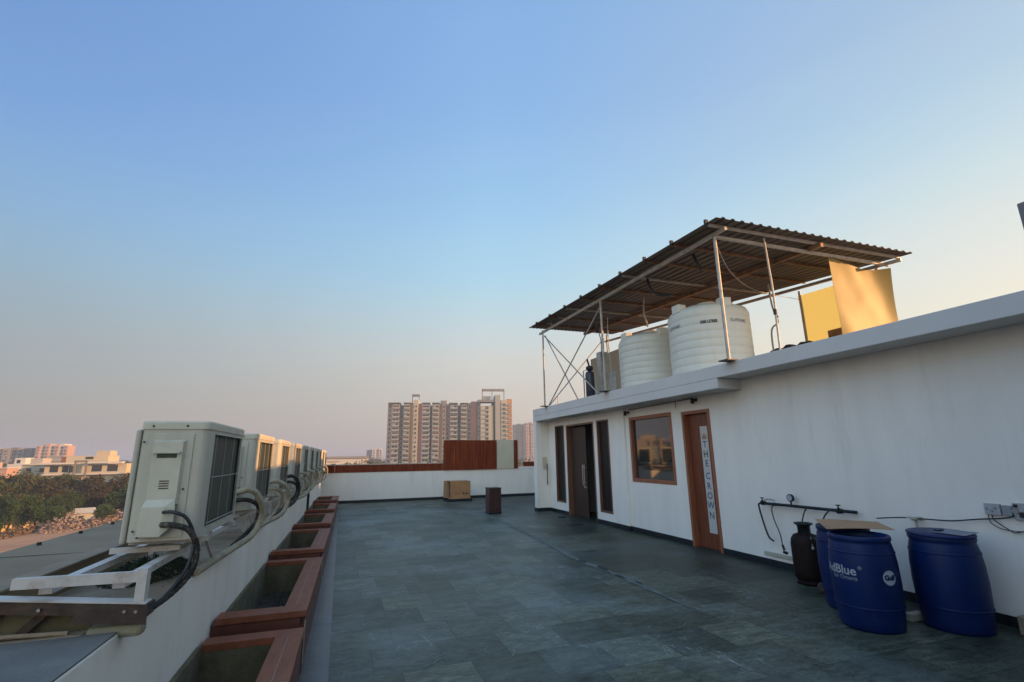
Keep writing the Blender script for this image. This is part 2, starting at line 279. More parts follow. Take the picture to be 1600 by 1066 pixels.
class MB:
    def __init__(s): s.v = []; s.f = []; s.m = []; s.sm = []
    def add(s, vs, fs, mi=0, smooth=False):
        k = len(s.v); s.v += [tuple(p) for p in vs]
        for f in fs: s.f.append(tuple(i+k for i in f)); s.m.append(mi); s.sm.append(smooth)
        return s
    def box(s, x0,x1,y0,y1,z0,z1, mi=0):
        vs = [(x0,y0,z0),(x1,y0,z0),(x1,y1,z0),(x0,y1,z0),(x0,y0,z1),(x1,y0,z1),(x1,y1,z1),(x0,y1,z1)]
        return s.add(vs, [(0,3,2,1),(4,5,6,7),(0,1,5,4),(1,2,6,5),(2,3,7,6),(3,0,4,7)], mi)
    def bar(s, p, q, w_, h_, mi=0, upv=(0,0,1)):
        p = Vector(p); q = Vector(q); d = (q-p).normalized(); u = Vector(upv)
        if abs(d.dot(u)) > .98: u = Vector((1,0,0))
        sx = d.cross(u).normalized(); sz = sx.cross(d)
        vs = []
        for c in (p, q):
            for a, b in ((-1,-1),(1,-1),(1,1),(-1,1)): vs.append(c + sx*a*w_/2 + sz*b*h_/2)
        return s.add(vs, [(0,1,2,3),(7,6,5,4),(0,4,5,1),(1,5,6,2),(2,6,7,3),(3,7,4,0)], mi)
    def tube(s, pts, r, n=8, mi=0, rr=None, cap=True):
        P = [Vector(p) for p in pts]; k = len(P); vs = []; ref = None
        for i, p in enumerate(P):
            d = (P[min(i+1,k-1)] - P[max(i-1,0)]).normalized()
            if ref is None:
                ref = Vector((0,0,1)) if abs(d.z) < .9 else Vector((1,0,0))
            a = d.cross(ref).normalized(); b = a.cross(d).normalized(); ref = b
            rad = rr[i] if rr else r
            for j in range(n):
                t = 2*math.pi*j/n; vs.append(p + (a*math.cos(t) + b*math.sin(t))*rad)
        fs = [(i*n+j, (i+1)*n+j, (i+1)*n+(j+1)%n, i*n+(j+1)%n) for i in range(k-1) for j in range(n)]
        s.add(vs, [f[::-1] for f in fs], mi, True)
        if cap:
            s.add(vs[:n], [tuple(range(n))], mi); s.add(vs[-n:], [tuple(range(n))[::-1]], mi)
        return s
    def lathe(s, prof, n=32, c=(0,0,0), mi=0, smooth=True, sy=1.0):
        vs = [(c[0]+r*math.cos(2*math.pi*j/n), c[1]+sy*r*math.sin(2*math.pi*j/n), c[2]+z) for r, z in prof for j in range(n)]
        fs = [(i*n+j, i*n+(j+1)%n, (i+1)*n+(j+1)%n, (i+1)*n+j) for i in range(len(prof)-1) for j in range(n)]
        return s.add(vs, fs, mi, smooth)
    def disc(s, c, r, axis='z', n=24, th=0.01, mi=0):
        # short cylinder along an axis
        a = {'x':(1,0,0),'y':(0,1,0),'z':(0,0,1)}[axis]; c = Vector(c); a = Vector(a)
        return s.tube([c - a*th/2, c + a*th/2], r, n, mi)
    def build(s, name, mats, parent=None, bevel=0, loc=None):
        me = bpy.data.meshes.new(name); me.from_pydata(s.v, [], s.f); 
        if not isinstance(mats, (list, tuple)): mats = [mats]
        for m in mats: me.materials.append(m)
        me.polygons.foreach_set('material_index', s.m); me.polygons.foreach_set('use_smooth', s.sm); me.update()
        o = bpy.data.objects.new(name, me); link(o, parent)
        if loc: o.location = loc
        if bevel:
            b = o.modifiers.new('bevel', 'BEVEL'); b.width = bevel; b.segments = 2; b.limit_method = 'ANGLE'; b.angle_limit = R(40)
        return o
def text_verts(txt, size, extr=0.0, bold=0.0):
    cu = bpy.data.curves.new('txt', 'FONT'); cu.body = txt; cu.size = size; cu.align_x = 'CENTER'; cu.align_y = 'CENTER'; cu.offset = bold; cu.resolution_u = 3
    o = bpy.data.objects.new('txt', cu); S.collection.objects.link(o)
    dg = bpy.context.evaluated_depsgraph_get(); dg.update()
    me = bpy.data.meshes.new_from_object(o.evaluated_get(dg))
    vs = [tuple(v.co) for v in me.vertices]; fs = [tuple(p.vertices) for p in me.polygons]
    bpy.data.objects.remove(o); bpy.data.meshes.remove(me)
    return vs, fs
def copy_tree(o, parent=None):
    c = o.copy(); S.collection.objects.link(c)
    if parent is not None: c.parent = parent
    for ch in list(o.children): copy_tree(ch, c)
    return c
def spline(pts, n=6):
    P = [Vector(p) for p in pts]; P = [P[0]*2-P[1]] + P + [P[-1]*2-P[-2]]; out = []
    for i in range(1, len(P)-2):
        for k in range(n):
            t = k/n; a,b,c,d = P[i-1],P[i],P[i+1],P[i+2]
            out.append(0.5*((2*b) + (c-a)*t + (2*a-5*b+4*c-d)*t*t + (3*b-a-3*c+d)*t**3))
    out.append(P[-2]); return out

G0 = -12.0      # street level; the terrace is z = 0
# ------------------------------------------------------------------ ground
def ground_mat():
    m = mat('earth', (0.16,0.11,0.065), 0.95, col2=(0.10,0.10,0.045), vscale=0.03)
    return m
gm = MB(); N = 24; ext = 6000
xs = [ext*((i/N)*2-1)*abs((i/N)*2-1) for i in range(N+1)]
gv = [(x, y, G0 - 0.0) for y in xs for x in xs]
gm.add(gv, [(j*(N+1)+i, j*(N+1)+i+1, (j+1)*(N+1)+i+1, (j+1)*(N+1)+i) for j in range(N) for i in range(N)])
tag(gm.build('ground', ground_mat()), kind='structure')
rd = MB(); rd.add([(-140,40,G0+.02),(-12,40,G0+.02),(-30,150,G0+.02),(-140,112,G0+.02)], [(0,1,2,3)])
tag(rd.build('dirt_road', mat('dirt_road_m', (0.34,0.20,0.11), 0.95, var=0.2, vscale=0.2, bump=0.5, bscale=3)), kind='structure')

# ------------------------------------------------------------------ terrace and its building
b = MB(); b.box(-2.1, 10.6, -6, 20.3, G0, -0.12)
tag(b.build('terrace_building', MT['wall']), kind='structure')
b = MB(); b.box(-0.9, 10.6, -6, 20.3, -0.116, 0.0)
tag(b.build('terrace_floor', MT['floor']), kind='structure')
b = MB(); b.add([(-0.75,-3,0.004),(0.0,-3,0.004),(0.06,20.1,0.004),(-0.75,20.1,0.004)], [(0,1,2,3)])
tag(b.build('floor_border', MT['border']), kind='structure')
# mortar seam across the slabs
b = MB(); rng = random.Random(3)
seam = [(4.16,14.1),(4.0,10.5),(3.86,8.6),(3.8,7.64),(3.86,6.6),(3.83,5.33),(3.8,4.7)]
L_, R_ = [], []
pts = spline([(x,y,0.006) for x,y in seam], 12)
for p in pts:
    wd = (0.02 + rng.random()*0.06)*min(1, max(.05, (p.y-4.7)/1.2))
    L_.append((p.x-wd, p.y, .006)); R_.append((p.x+wd*rng.uniform(.6,1.2), p.y, .006))
k = len(pts); b.add(L_+R_, [(i, k+i, k+i+1, i+1) for i in range(k-1)])
tag(b.build('floor_seam', mat('seam_mortar', (0.10,0.112,0.10), 0.85, spec=.25, col2=(0.19,0.20,0.18), vscale=5, stretch=(3,1,1), stain=.5, stcol=(.05,.055,.05), stscale=6)), kind='structure')
b = MB()
for (x,y,l,w_) in ((3.80,7.6,.30,.035),(3.87,7.05,.35,.05),(3.84,6.5,.3,.03),(3.88,6.1,.2,.025)):
    q = [(x + w_*math.cos(t)*(0.7+rng.random()*.5), y + l*math.sin(t)*(0.8+rng.random()*.3)/2, .010) for t in [2*math.pi*i/14 for i in range(14)]]
    b.add(q, [tuple(range(14))])
tag(b.build('open_joint', mat('open_joint_m', (0.03,0.035,0.035), 0.9)), kind='structure')

# dried lime splashes and scuffs
rng = random.Random(12); f = MB()
for (x0,y0,x1,y1,w0) in ((1.62,4.68,1.52,4.42,.014),(1.36,4.78,1.33,4.52,.008),(2.0,4.75,2.08,4.60,.008),(.62,4.95,.70,4.7,.007),(.8,4.6,1.0,4.72,.007),(.72,4.45,.95,4.62,.009),
      (3.55,5.2,3.72,5.05,.014),(3.0,4.6,3.1,4.7,.01),(4.35,5.9,4.6,5.75,.012),(4.7,6.1,4.95,6.2,.008),(2.6,7.6,2.75,7.55,.02),(3.3,4.5,3.5,4.62,.008),(.2,7.3,.45,7.5,.008),(1.9,6.4,2.1,6.45,.01),(.9,8.8,1.2,9.1,.01),(3.9,4.9,4.15,5.0,.014)):
    P_ = [Vector((x0+(x1-x0)*t/7+rng.uniform(-.018,.018), y0+(y1-y0)*t/7+rng.uniform(-.018,.018), .0045)) for t in range(8)]
    d = Vector((-(y1-y0), x1-x0, 0)).normalized()
    ws = [w0*rng.uniform(.1,.8)*math.sin(math.pi*(i_+.6)/8.2) for i_ in range(8)]
    f.add([p-d*q for p,q in zip(P_,ws)] + [p+d*q for p,q in zip(P_,ws)], [(i,i+1,9+i,8+i) for i in range(7)])
tag(f.build('floor_scuffs', mat('dried_lime', (0.13,0.15,0.135), 0.9, spec=.2, col2=(0.30,0.32,0.29), vscale=14)), kind='structure')
# ------------------------------------------------------------------ penthouse on the right
XW, XB, XF, RZ = 6.30, 6.25, 5.81, 3.10     # wall, door-bay wall, fascia plane, roof top
PH = empty('penthouse', (8.4, 7, 0), label='long white single storey penthouse with flat overhanging roof along right side of terrace', cat='building')
def ph(mb, name, m, bevel=0, parent=PH):
    o = mb.build(name, m, parent, bevel)
    if parent is PH: o.location = (-8.4, -7, 0)
    return o
# wall with openings: list of (y0,y1,z0,z1)
def wall_with_holes(mb, x0, x1, ya, yb, z0, z1, holes):
    ys = sorted(set([ya, yb] + [h[0] for h in holes] + [h[1] for h in holes]))
    for a, c in zip(ys[:-1], ys[1:]):
        hs = sorted([h for h in holes if h[0] <= a+1e-6 and h[1] >= c-1e-6], key=lambda h: h[2]); z = z0
        for h in hs:
            if h[2] > z + 1e-4: mb.box(x0, x1, a, c, z, h[2])
            z = h[3]
        if z < z1 - 1e-4: mb.box(x0, x1, a, c, z, z1)
DOOR = (7.20, 7.98, 0.0, 2.47); WIN = (8.30, 9.86, 1.07, 2.50)
SLL = (13.32, 13.96, 0.32, 2.54); DO = (11.50, 13.16, 0.0, 2.52); SLR = (10.72, 11.32, 0.28, 2.53)
w1 = MB(); wall_with_holes(w1, XW, XW+.2, -6, 10.02, 0, 2.89, [DOOR, WIN]); 
wall_with_holes(w1, XB, XB+.2, 10.02, 14.45, 0, 2.72, [SLL, DO, SLR])
w1.box(XW+.2, 10.6, -6, -5.8, 0, 2.89); w1.box(10.4, 10.6, -5.8, 14.45, 0, 2.89)
ph(w1, 'wall', MT['wall'])
w1 = MB(); w1.box(XF, 10.6, 14.45, 14.68, 0, 2.72); ph(w1, 'end_wall', MT['wall'], .006)
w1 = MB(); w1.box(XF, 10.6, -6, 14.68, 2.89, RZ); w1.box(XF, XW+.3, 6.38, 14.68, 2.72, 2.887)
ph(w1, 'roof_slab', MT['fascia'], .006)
w1 = MB(); w1.box(XF+.05, 10.55, 14.4, 14.5, 0, 0)
# unseen block added behind the camera to cut sky light near the wall
w1 = MB(); w1.box(.8, XW-.003, -5.9, -.40, 0, RZ+1.6); ph(w1, 'rear_sky_blocker', MT['wall'])
w1 = MB(); w1.box(10.4, 10.6, 14.69, 20.05, 0.0, 4.2); ph(w1, 'side_sun_blocker', MT['wall'])  # unseen, added to keep the low sun off the far wall
sk = MB()
for a, c, x in ((-6, DOOR[0]-.001, XW), (DOOR[1]+.001, 10.003, XW), (10.019, DO[0]-.001, XB), (DO[1]+.001, 14.434, XB)):
    sk.box(x-.015, x-.002, a, c, 0.0, .10)
sk.box(XB-.015, XW-.003, 10.004, 10.018, 0, .10); sk.box(XF-.012, XF-.001, 14.44, 14.69, 0, .10); sk.box(XF-.012, XB-.016, 14.435, 14.449, 0, .10)
ph(sk, 'skirting', MT['skirt'])
# interior of the open doorway
rm = MB(); rm.box(8.9, 9.0, 10.4, 14.4, 0, 2.7); rm.box(XB+.2, 8.9, 10.3, 10.4, 0, 2.7); rm.box(XB+.2, 8.9, 13.6, 13.7, 0, 2.7)
ph(rm, 'room_wall', MT['inter'])
rm = MB(); rm.box(8.885, 8.899, 10.41, 13.59, 0, .1); ph(rm, 'room_skirting', MT['skirt'])
def frame(mb, x0, x1, h, t, bottom=True):
    y0,y1,z0,z1 = h
    mb.box(x0,x1,y0,y0+t,z0,z1); mb.box(x0,x1,y1-t,y1,z0,z1); mb.box(x0,x1,y0+t,y1-t,z1-t,z1)
    if bottom: mb.box(x0,x1,y0+t,y1-t,z0,z0+t)
# window
f = MB(); frame(f, XW-.012, XW+.09, WIN, .075); wf = ph(f, 'window', MT['framewood'], .004)
f = MB(); f.box(XW+.055, XW+.063, WIN[0]+.07, WIN[1]-.07, WIN[2]+.07, WIN[3]-.07); f.build('pane', MT['glassdark'], wf)
f = MB(); f.box(XW+.5, XW+.52, WIN[0]-.3, WIN[1]+.3, .7, 2.8); ph(f, 'blind', MT['black'])
# single door with lettered strip
f = MB(); frame(f, XW-.014, XW+.13, DOOR, .06, False); df = ph(f, 'door_frame', MT['framewood'], .004)
f = MB(); f.box(XW+.09, XW+.13, DOOR[0]+.06, DOOR[1]-.06, .01, DOOR[3]-.06); dl = ph(f, 'door', MT['doorwood'])
SX = XW+.088; SY = (7.405, 7.60); SZ = (0.28, 2.17)
f = MB(); f.box(SX-.003, SX, *SY, *SZ); f.build('glass_strip', MT['stripm'], dl)
def wall_text(mb, txt, size, cy, cz, x, bold=0.0, sy=1.0, mi=0):
    vs, fs = text_verts(txt, size, bold=bold)
    # reading direction runs towards -Y when seen from the terrace
    mb.add([(x, cy - v[0]*sy, cz + v[1]) for v in vs], [fc for fc in fs], mi)
def slant(z):  return (SY[0]+SY[1])/2
tx = MB()
zc = [(1.83,'T',1),(1.655,'H',2),(1.49,'E',1),(1.265,'C',1),(1.09,'R',1),(0.92,'O',1),(0.755,'W',1),(0.58,'N',1)]
for z, ch, mi in zc: wall_text(tx, ch, 0.165, slant(z), z, SX-.0045, bold=.003, mi=mi-1)
tx.build('lettering', [MT['bluep'], MT['darkprint']], dl)
cr = MB(); cy = slant(2)
cr.add([(SX-.0045, cy+.055, 1.93),(SX-.0045, cy-.055, 1.93),(SX-.0045, cy-.065, 2.04),(SX-.0045, cy-.03, 1.985),(SX-.0045, cy, 2.055),(SX-.0045, cy+.03, 1.985),(SX-.0045, cy+.065, 2.04)],
       [(0,1,3),(1,2,3),(0,3,5),(0,5,6),(3,4,5)]); cr.build('crown_mark', MT['goldp'], dl)
f = MB(); f.tube([(XW+.06, DOOR[0]+.13, 1.05),(XW+.06, DOOR[0]+.13, 1.15)], .012); f.build('handle', MT['steel'], dl)
# slit windows
for h in (SLL, SLR):
    f = MB(); frame(f, XB-.012, XB+.12, h, .04); wf = ph(f, 'window', MT['framedark'], .003)
    f = MB(); f.box(XB+.05, XB+.058, h[0]+.035, h[1]-.035, h[2]+.035, h[3]-.035); f.build('pane', MT['slitglass'], wf)
# open doorway, leaf swung inwards
f = MB(); frame(f, XB-.012, XB+.14, DO, .045, False); ph(f, 'door_frame', MT['framedark'], .004)
lf = empty('door'); lf.parent = PH; lf.location = (XB+.12-8.4, DO[1]-.07-7, 0); lf.rotation_euler = (0,0,R(4))
f = MB(); f.box(0, .04, -.79, 0, .01, 2.44); f.build('leaf', MT['darkwood'], lf)
def pull(mb, x, y, z0, z1):
    mb.tube([(x,y,z0),(x,y,z1)], .014, 10); 
    for z in (z0+.08, z1-.08): mb.tube([(x,y,z),(x+.06,y,z)], .009, 8)
f = MB(); pull(f, -.06, -.66, .85, 1.4); pull(f, -.06, -.745, .85, 1.4); f.build('handle', MT['steel'], lf)
f = MB(); f.box(-.012, -.001, -.72, -.64, .78, .84); f.build('lock', MT['steel'], lf)
# flush white door in the end wall with a long pull
f = MB(); f.box(XF+.13, XF+.15, 14.438, 14.449, .12, 2.5); f.box(XB-.07,XB-.063,14.438,14.449,.12,2.5); ph(f, 'flush_door', MT['parapet'])
f = MB(); f.tube([(XB-.12,14.38,.78),(XB-.12,14.38,1.42)], .013, 10)
for z in (.86,1.34): f.tube([(XB-.12,14.38,z),(XB-.12,14.44,z)], .009, 8)
ph(f, 'handle', MT['black'])
f = MB(); f.box(XF+.2, XF+.33, 14.42, 14.449, 1.25, 1.62); ph(f, 'meter_box', MT['cream'], .004)

# things on the wall ------------------------------------------------
def spotlight(name, y, z, x, lab):
    t = empty(name, (x, y, z), label=lab, cat='light fitting')
    f = MB(); f.box(-.02, .0, -.03, .03, -.03, .03); f.build('bracket', MT['black'], t)
    f = MB(); f.tube([(-.02,0,0),(-.07,0,-.01)], .012, 8); f.lathe([(0.0,.05),(.028,.05),(.034,0),(.036,-.05),(0,-.05)], 14, (-.09,0,-.02)); f.build('lamp_head', MT['black'], t)
spotlight('wall_lamp', 9.86, 2.62, XW, 'small black wall lamp under the eave left of the picture window')
spotlight('wall_lamp', 7.52, 2.66, XW, 'small black wall lamp under the eave above the lettered wooden door')
c = MB(); c.tube([(XW-.012, 9.8, 2.675),(XW-.012, 7.6, 2.70)], .009, 6)
tag(c.build('electric_conduit', MT['black']), 'thin dark conduit running between the two small lamps under the eave', 'conduit')
c = MB(); c.tube([(XW-.012, 8.12, 2.68),(XW-.012, 8.12, 2.55)], .005, 6)
tag(c.build('wire_stub', MT['black']), 'short wire end hanging from the conduit between window and door', 'wire')

# pipe manifold
PM = empty('gas_manifold', (XW-.1, 5.4, .9), label='black horizontal gas pipe on the white wall with a round gauge and drooping end', cat='pipe')
def pm(mb, name, m, bevel=0): o = mb.build(name, m, PM, bevel); o.location = (-(XW-.1), -5.4, -.9); return o
X_ = XW-.1
f = MB(); f.tube([(X_, 6.12, .92),(X_, 5.6, .925),(X_, 4.66, .93)], .021, 10); pm(f, 'pipe', MT['blackpaint'])
f = MB(); f.tube(spline([(X_,6.14,.92),(X_,6.19,.915),(X_,6.22,.87),(X_,6.17,.64),(X_,6.10,.44),(X_,6.02,.39)],5), .013, 8); pm(f, 'drop_pipe', MT['blackpaint'])
f = MB(); f.tube([(X_-.0,5.62,.93),(X_,5.62,.985)], .011, 8); f.disc((X_,5.62,1.035), .052, 'x', 24, .035); g_ = pm(f, 'gauge', MT['black'])
f = MB(); f.disc((X_-.0195,5.62,1.035), .040, 'x', 24, .003); f.build('dial', MT['print'], g_)
f = MB(); f.bar((X_-.0225,5.62,1.035),(X_-.0225,5.60,1.058),.004,.002); f.build('needle', MT['black'], g_)
for y in (6.14, 4.90):
    f = MB(); f.disc((X_,y,.925), .036, 'y', 12, .03); f.tube([(X_,y,.925),(X_-.0,y,1.0)], .009, 8); f.box(X_-.01,X_+.01,y-.03,y+.03,.99,1.003)
    f.disc((X_,y-.04,.925),.03,'y',12,.02); pm(f, 'valve', MT['blackpaint'])
f = MB(); f.tube(spline([(X_,6.1,.965),(X_-.02,6.0,.99),(X_,5.9,.975)],5), .006, 6); pm(f, 'valve_lever', MT['black'])
for y in (6.0,5.3,4.75):
    f = MB(); f.box(X_, XW, y-.012, y+.012, .915, .935); pm(f, 'clamp', MT['blackpaint'])
# hoses
def hose(name, pts, r, m, lab, cat='hose', group=None, n=8):
    f = MB()
    if name == 'pipe_bundle' and r > .012:
        P_ = spline(pts, 26); f.tube(P_, r, 10, rr=[r*(1.0, 1.10, .97, 1.05, .94)[q % 5] for q in range(len(P_))])
    else:
        f.tube(spline(pts, n), r, 8)
    o = f.build(name, m); tag(o, lab, cat, group); return o
h1 = hose('rubber_hose', [(X_-.03,5.86,.93),(X_-.05,5.93,.87),(X_-.05,5.91,.70),(X_-.05,5.84,.52),(X_-.05,5.82,.35)], .008, MT['black'], 'thin hose hanging free from the pipe left of the gas cylinder, connector at its end')
f = MB(); f.tube([(X_-.05,5.82,.37),(X_-.05,5.80,.30)], .017, 8); f.tube([(X_-.07,5.80,.28),(X_-.02,5.78,.26)], .02, 8); f.build('connector', MT['black'], h1)
hose('rubber_hose', [(X_-.03,5.33,.93),(X_-.06,5.36,.88),(X_-.12,5.36,.78),(X_-.2,5.33,.66)], .009, MT['insulgrey'], 'short hose dropping from the pipe onto the top of the gas cylinder')
hose('rubber_hose', [(X_-.03,5.0,.93),(X_-.1,5.02,.87),(X_-.25,4.95,.80),(X_-.45,4.75,.80)], .010, MT['black'], 'dark hose curling from the pipe down to the rear blue drum')
hose('rubber_hose', [(5.93,5.28,.62),(5.9,5.12,.60),(5.85,4.98,.56),(5.80,4.8,.46),(5.8,4.62,.42)], .010, MT['black'], 'dark hose leaving the cylinder valve towards the blue drums')
# gas cylinder
GC = empty('gas_cylinder', (5.94, 5.24, 0), label='dark rusty red gas cylinder with black collar standing by the white wall', cat='gas cylinder')
f = MB(); f.lathe([(0,.03),(.13,.03),(.155,.07),(.16,.12),(.16,.43),(.150,.49),(.12,.535),(.05,.56),(0,.562)], 32); f.build('body', MT['cyl'], GC)
f = MB(); f.lathe([(.125,0),(.14,0),(.14,.045),(.125,.045),(.125,0)], 32); f.build('foot_ring', MT['cyl'], GC)
f = MB(); 
n = 32; vs=[]; fs=[]
for j in range(n):
    a = 2*math.pi*j/n
    for r,z in ((.075,.545),(.075,.64),(.10,.655),(.10,.668),(.068,.66),(.068,.545)): vs.append((r*math.cos(a), r*math.sin(a), z))
for j in range(n):
    if 8 < j % 16 < 14: ks = (1,2,3)      # hand holes: only the rim runs through
    else: ks = (0,1,2,3,4)
    for k_ in ks: fs.append((j*6+k_, ((j+1)%n)*6+k_, ((j+1)%n)*6+k_+1, j*6+k_+1))
f.add(vs, fs, 0, True); f.build('collar', MT['blackpaint'], GC)
f = MB(); f.tube([(0,0,.55),(0,0,.62)], .018, 10); f.tube([(-.03,0,.62),(.03,0,.62)], .014, 8); f.build('valve', MT['brass'], GC)
f = MB(); f.tube([(-.05,-.12,.53),(-.07,-.145,.43)], .003, 6); f.disc((-.072,-.149,.415), .018, 'y', 12, .006); f.build('seal_tag', MT['print'], GC)
GC.scale = (1.13,1.13,1.13)
# blue drums
def drum(x, y, lab, h=.86, r=.285, rim=True):
    t = empty('plastic_drum', (x, y, 0), label=lab, cat='drum', group='blue plastic drums by the wall')
    prof = [(0,.02),(r-.05,.02),(r-.035,0),(r-.025,0),(r-.015,.03),(r-.008,.10),(r+.004,.26),(r+.010,.42),(r+.006,.60),(r-.006,.72),(r-.02,.785),(r-.026,.80),
            (r-.014,.815),(r-.012,.84),(r-.02,.857),(r-.035,.857),(r-.036,.80),(r-.03,.60),(r-.03,.06),(0,.06)]
    f = MB(); f.lathe(prof, 48); f.build('body', MT['blue'], t)
    return t
D1 = drum(5.10, 3.86, 'blue plastic drum with white printing and round white emblem in front of the cardboard sheet')
D2 = drum(5.50, 4.34, 'scuffed blue plastic drum half hidden behind the printed one, nearest the gas cylinder', r=.275)
D3 = drum(5.80, 3.52, 'dark blue plastic drum at the far right beside the wall, lid half off')
def drum_text(t, txt, size, ang, z, m, name, r=.2975, bold=0.0, tilt=0):
    vs, fs = text_verts(txt, size, bold=bold); f = MB()
    f.add([((r)*math.cos(ang + v[0]/r), (r)*math.sin(ang + v[0]/r), z + v[1] + tilt*v[0]) for v in vs], fs); return f.build(name, m, t)
angc = math.atan2(-3.86, -5.10)       # facing the viewer
drum_text(D1, '®', .045, angc-.11, .575, MT['print'], 'registered_mark'); drum_text(D1, 'AdBlue', .115, angc-.79, .54, MT['print'], 'lettering', bold=.002)
drum_text(D1, 'for Omega', .055, angc-.62, .475, MT['greyprint'], 'small_lettering', bold=.001)
def drum_disc(t, ang, z, rad, m, name, r=.2970, hole=None):
    f = MB(); c0 = [(r*math.cos(ang), r*math.sin(ang), z)]
    n = 32; rings = 5; vs = c0[:]; fs = []
    for q in range(1, rings+1):
        for j in range(n):
            a = 2*math.pi*j/n; u = rad*q/rings*math.cos(a); v = rad*q/rings*math.sin(a)
            vs.append((r*math.cos(ang+u/r), r*math.sin(ang+u/r), z+v))
    for j in range(n): fs.append((0, 1+j, 1+(j+1)%n))
    for q in range(1, rings):
        for j in range(n): fs.append((1+(q-1)*n+j, 1+q*n+j, 1+q*n+(j+1)%n, 1+(q-1)*n+(j+1)%n))
    f.add(vs, fs, 0, True); return f.build(name, m, t)
drum_disc(D1, angc+.72, .50, .066, MT['print'], 'round_emblem', r=.2980)
drum_text(D1, 'Gulf', .062, angc+.72, .50, MT['blue'], 'emblem_lettering', r=.2990, bold=.004)
drum_text(D1, 'H', .09, angc+1.12, .52, MT['faintprint'], 'faint_lettering', r=.2980)
# lids and sheet
for D_ in (D1, D2, D3):
    f = MB(); f.lathe([(.282,.695),(.286,.70),(.286,.708),(.281,.714)], 48); f.lathe([(.291,.20),(.2935,.207),(.2935,.213),(.291,.220)], 48); f.build('moulded_ring', MT['blue'], D_)
f = MB(); f.lathe([(0,.872),(.27,.872),(.278,.866),(.278,.858),(0,.858)], 40); f.box(-.05,.03,-.02,.02,.872,.90)
lid = f.build('drum_lid', MT['blue'], D3); lid.rotation_euler = (R(1.5), R(-1), 0); lid.location = (0.01,0.02,.004)
f = MB(); f.add([(-.16,-.12,0),(.14,-.16,0),(.17,.1,0),(-.1,.14,0),(-.16,-.12,.004),(.14,-.16,.004),(.17,.1,.004),(-.1,.14,.004)],
                [(0,3,2,1),(4,5,6,7),(0,1,5,4),(1,2,6,5),(2,3,7,6),(3,0,4,7)])
o = f.build('plastic_sheet', MT['greyprint']); o.location = (5.84,3.42,.881); o.rotation_euler=(R(1),R(-1),.3); tag(o, 'crumpled grey sheet lying on the lid of the far right drum', 'sheet')
f = MB(); nx, ny = 8, 6; vs = []
for th in (0, .006):
    for j in range(ny+1):
        for i in range(nx+1):
            u, v = i/nx, j/ny; vs.append((-.36+.72*u, -.24+.48*v, .012*math.sin(u*3.1+v)+th))
W_ = nx+1; o2 = (nx+1)*(ny+1); fs = []
for j in range(ny):
    for i in range(nx):
        a = j*W_+i; fs += [(a, a+W_, a+W_+1, a+1), (o2+a, o2+a+1, o2+a+W_+1, o2+a+W_)]
for i in range(nx): fs += [(i, i+1, o2+i+1, o2+i), (ny*W_+i+1, ny*W_+i, o2+ny*W_+i, o2+ny*W_+i+1)]
for j in range(ny): fs += [(j*W_+W_, j*W_, o2+j*W_, o2+j*W_+W_), (j*W_+nx, (j+1)*W_+nx, o2+(j+1)*W_+nx, o2+j*W_+nx)]
f.add(vs, fs); o = f.build('cardboard_sheet', MT['card']); o.location = (5.36, 4.10, .878); o.rotation_euler = (Matrix.Rotation(R(3.5),3,Vector((.63,-.78,0))) @ Euler((0,0,R(-38))).to_matrix()).to_euler(); o.location.z = .895; o.scale = (.85,1.0,1)
tag(o, 'flat brown cardboard sheet lying across the tops of two blue drums', 'cardboard')
f = MB(); f.tube([(6.2,3.98,.80),(6.2,3.98,.92)], .016, 8); f.tube([(6.14,3.98,.93),(XW,3.98,.93)], .02, 8); f.box(6.12,6.16,3.93,4.03,.935,.955)
tag(f.build('water_tap', MT['pvc']), 'pale plastic tap on the wall between the two pairs of drums', 'tap')
# trunking low on the wall
f = MB(); f.box(XW-.03, XW-.001, 5.45, 6.3, 0, .05); o = f.build('cable_trunking', MT['pvc'], bevel=.004)
o.location = (0, 0, .155); o.rotation_euler = (0,0,0); tag(o, 'pale plastic trunking strip low on the wall behind the gas cylinder', 'trunking')
f = MB(); f.lathe([(0,0),(.07,0),(.10,.05),(.085,.10),(.04,.13),(0,.14)], 14, (5.70,4.83,0)); tag(f.build('floor_scrap', MT['rag'], bevel=.01), 'dark brown lump of rag on the floor between cylinder and drums', 'rag')
f = MB(); f.box(5.55,5.76,3.78,3.86,0,.07); o = tag(f.build('wood_offcut', MT['pvc'], bevel=.006), 'pale offcut lying on the floor between the blue drums', 'offcut'); 
f = MB(); f.box(6.1,6.24,3.0,3.2,0,.16); tag(f.build('cement_block', MT['plaster'], bevel=.01), 'small grey block on the floor right of the far drum', 'block')

# sockets
SK = empty('socket_board', (XW, 3.13, 1.06), label='cluster of wall sockets with dark plugs pushed in at the right edge', cat='socket')
def skp(mb, name, m, bevel=0): o = mb.build(name, m, SK, bevel); o.location = (-XW, -3.2, -1.08); return o
f = MB(); f.box(XW-.035,XW,3.29,3.42,1.06,1.17); skp(f, 'switch_box', MT['socket'], .004)
f = MB(); f.box(XW-.03,XW,3.20,3.28,1.06,1.16); skp(f, 'switch_box', MT['inter'], .004)
f = MB(); f.box(XW-.03,XW,2.90,3.19,1.03,1.19); skp(f, 'socket_plate', MT['socket'], .004)
for (y,z) in ((3.16,1.165),(3.07,1.165),(3.00,1.15),(3.045,1.075)):
    f = MB(); f.box(XW-.055,XW-.031,y-.013,y+.013,z-.014,z+.014); skp(f, 'plug', MT['black'], .003)
f = MB(); f.box(XW-.075,XW-.031,3.09,3.13,1.06,1.11); skp(f, 'plug', MT['black'], .006)
f = MB(); f.disc((XW-.035,3.17,1.115), .025, 'x', 16, .01); skp(f, 'round_switch', MT['inter'])
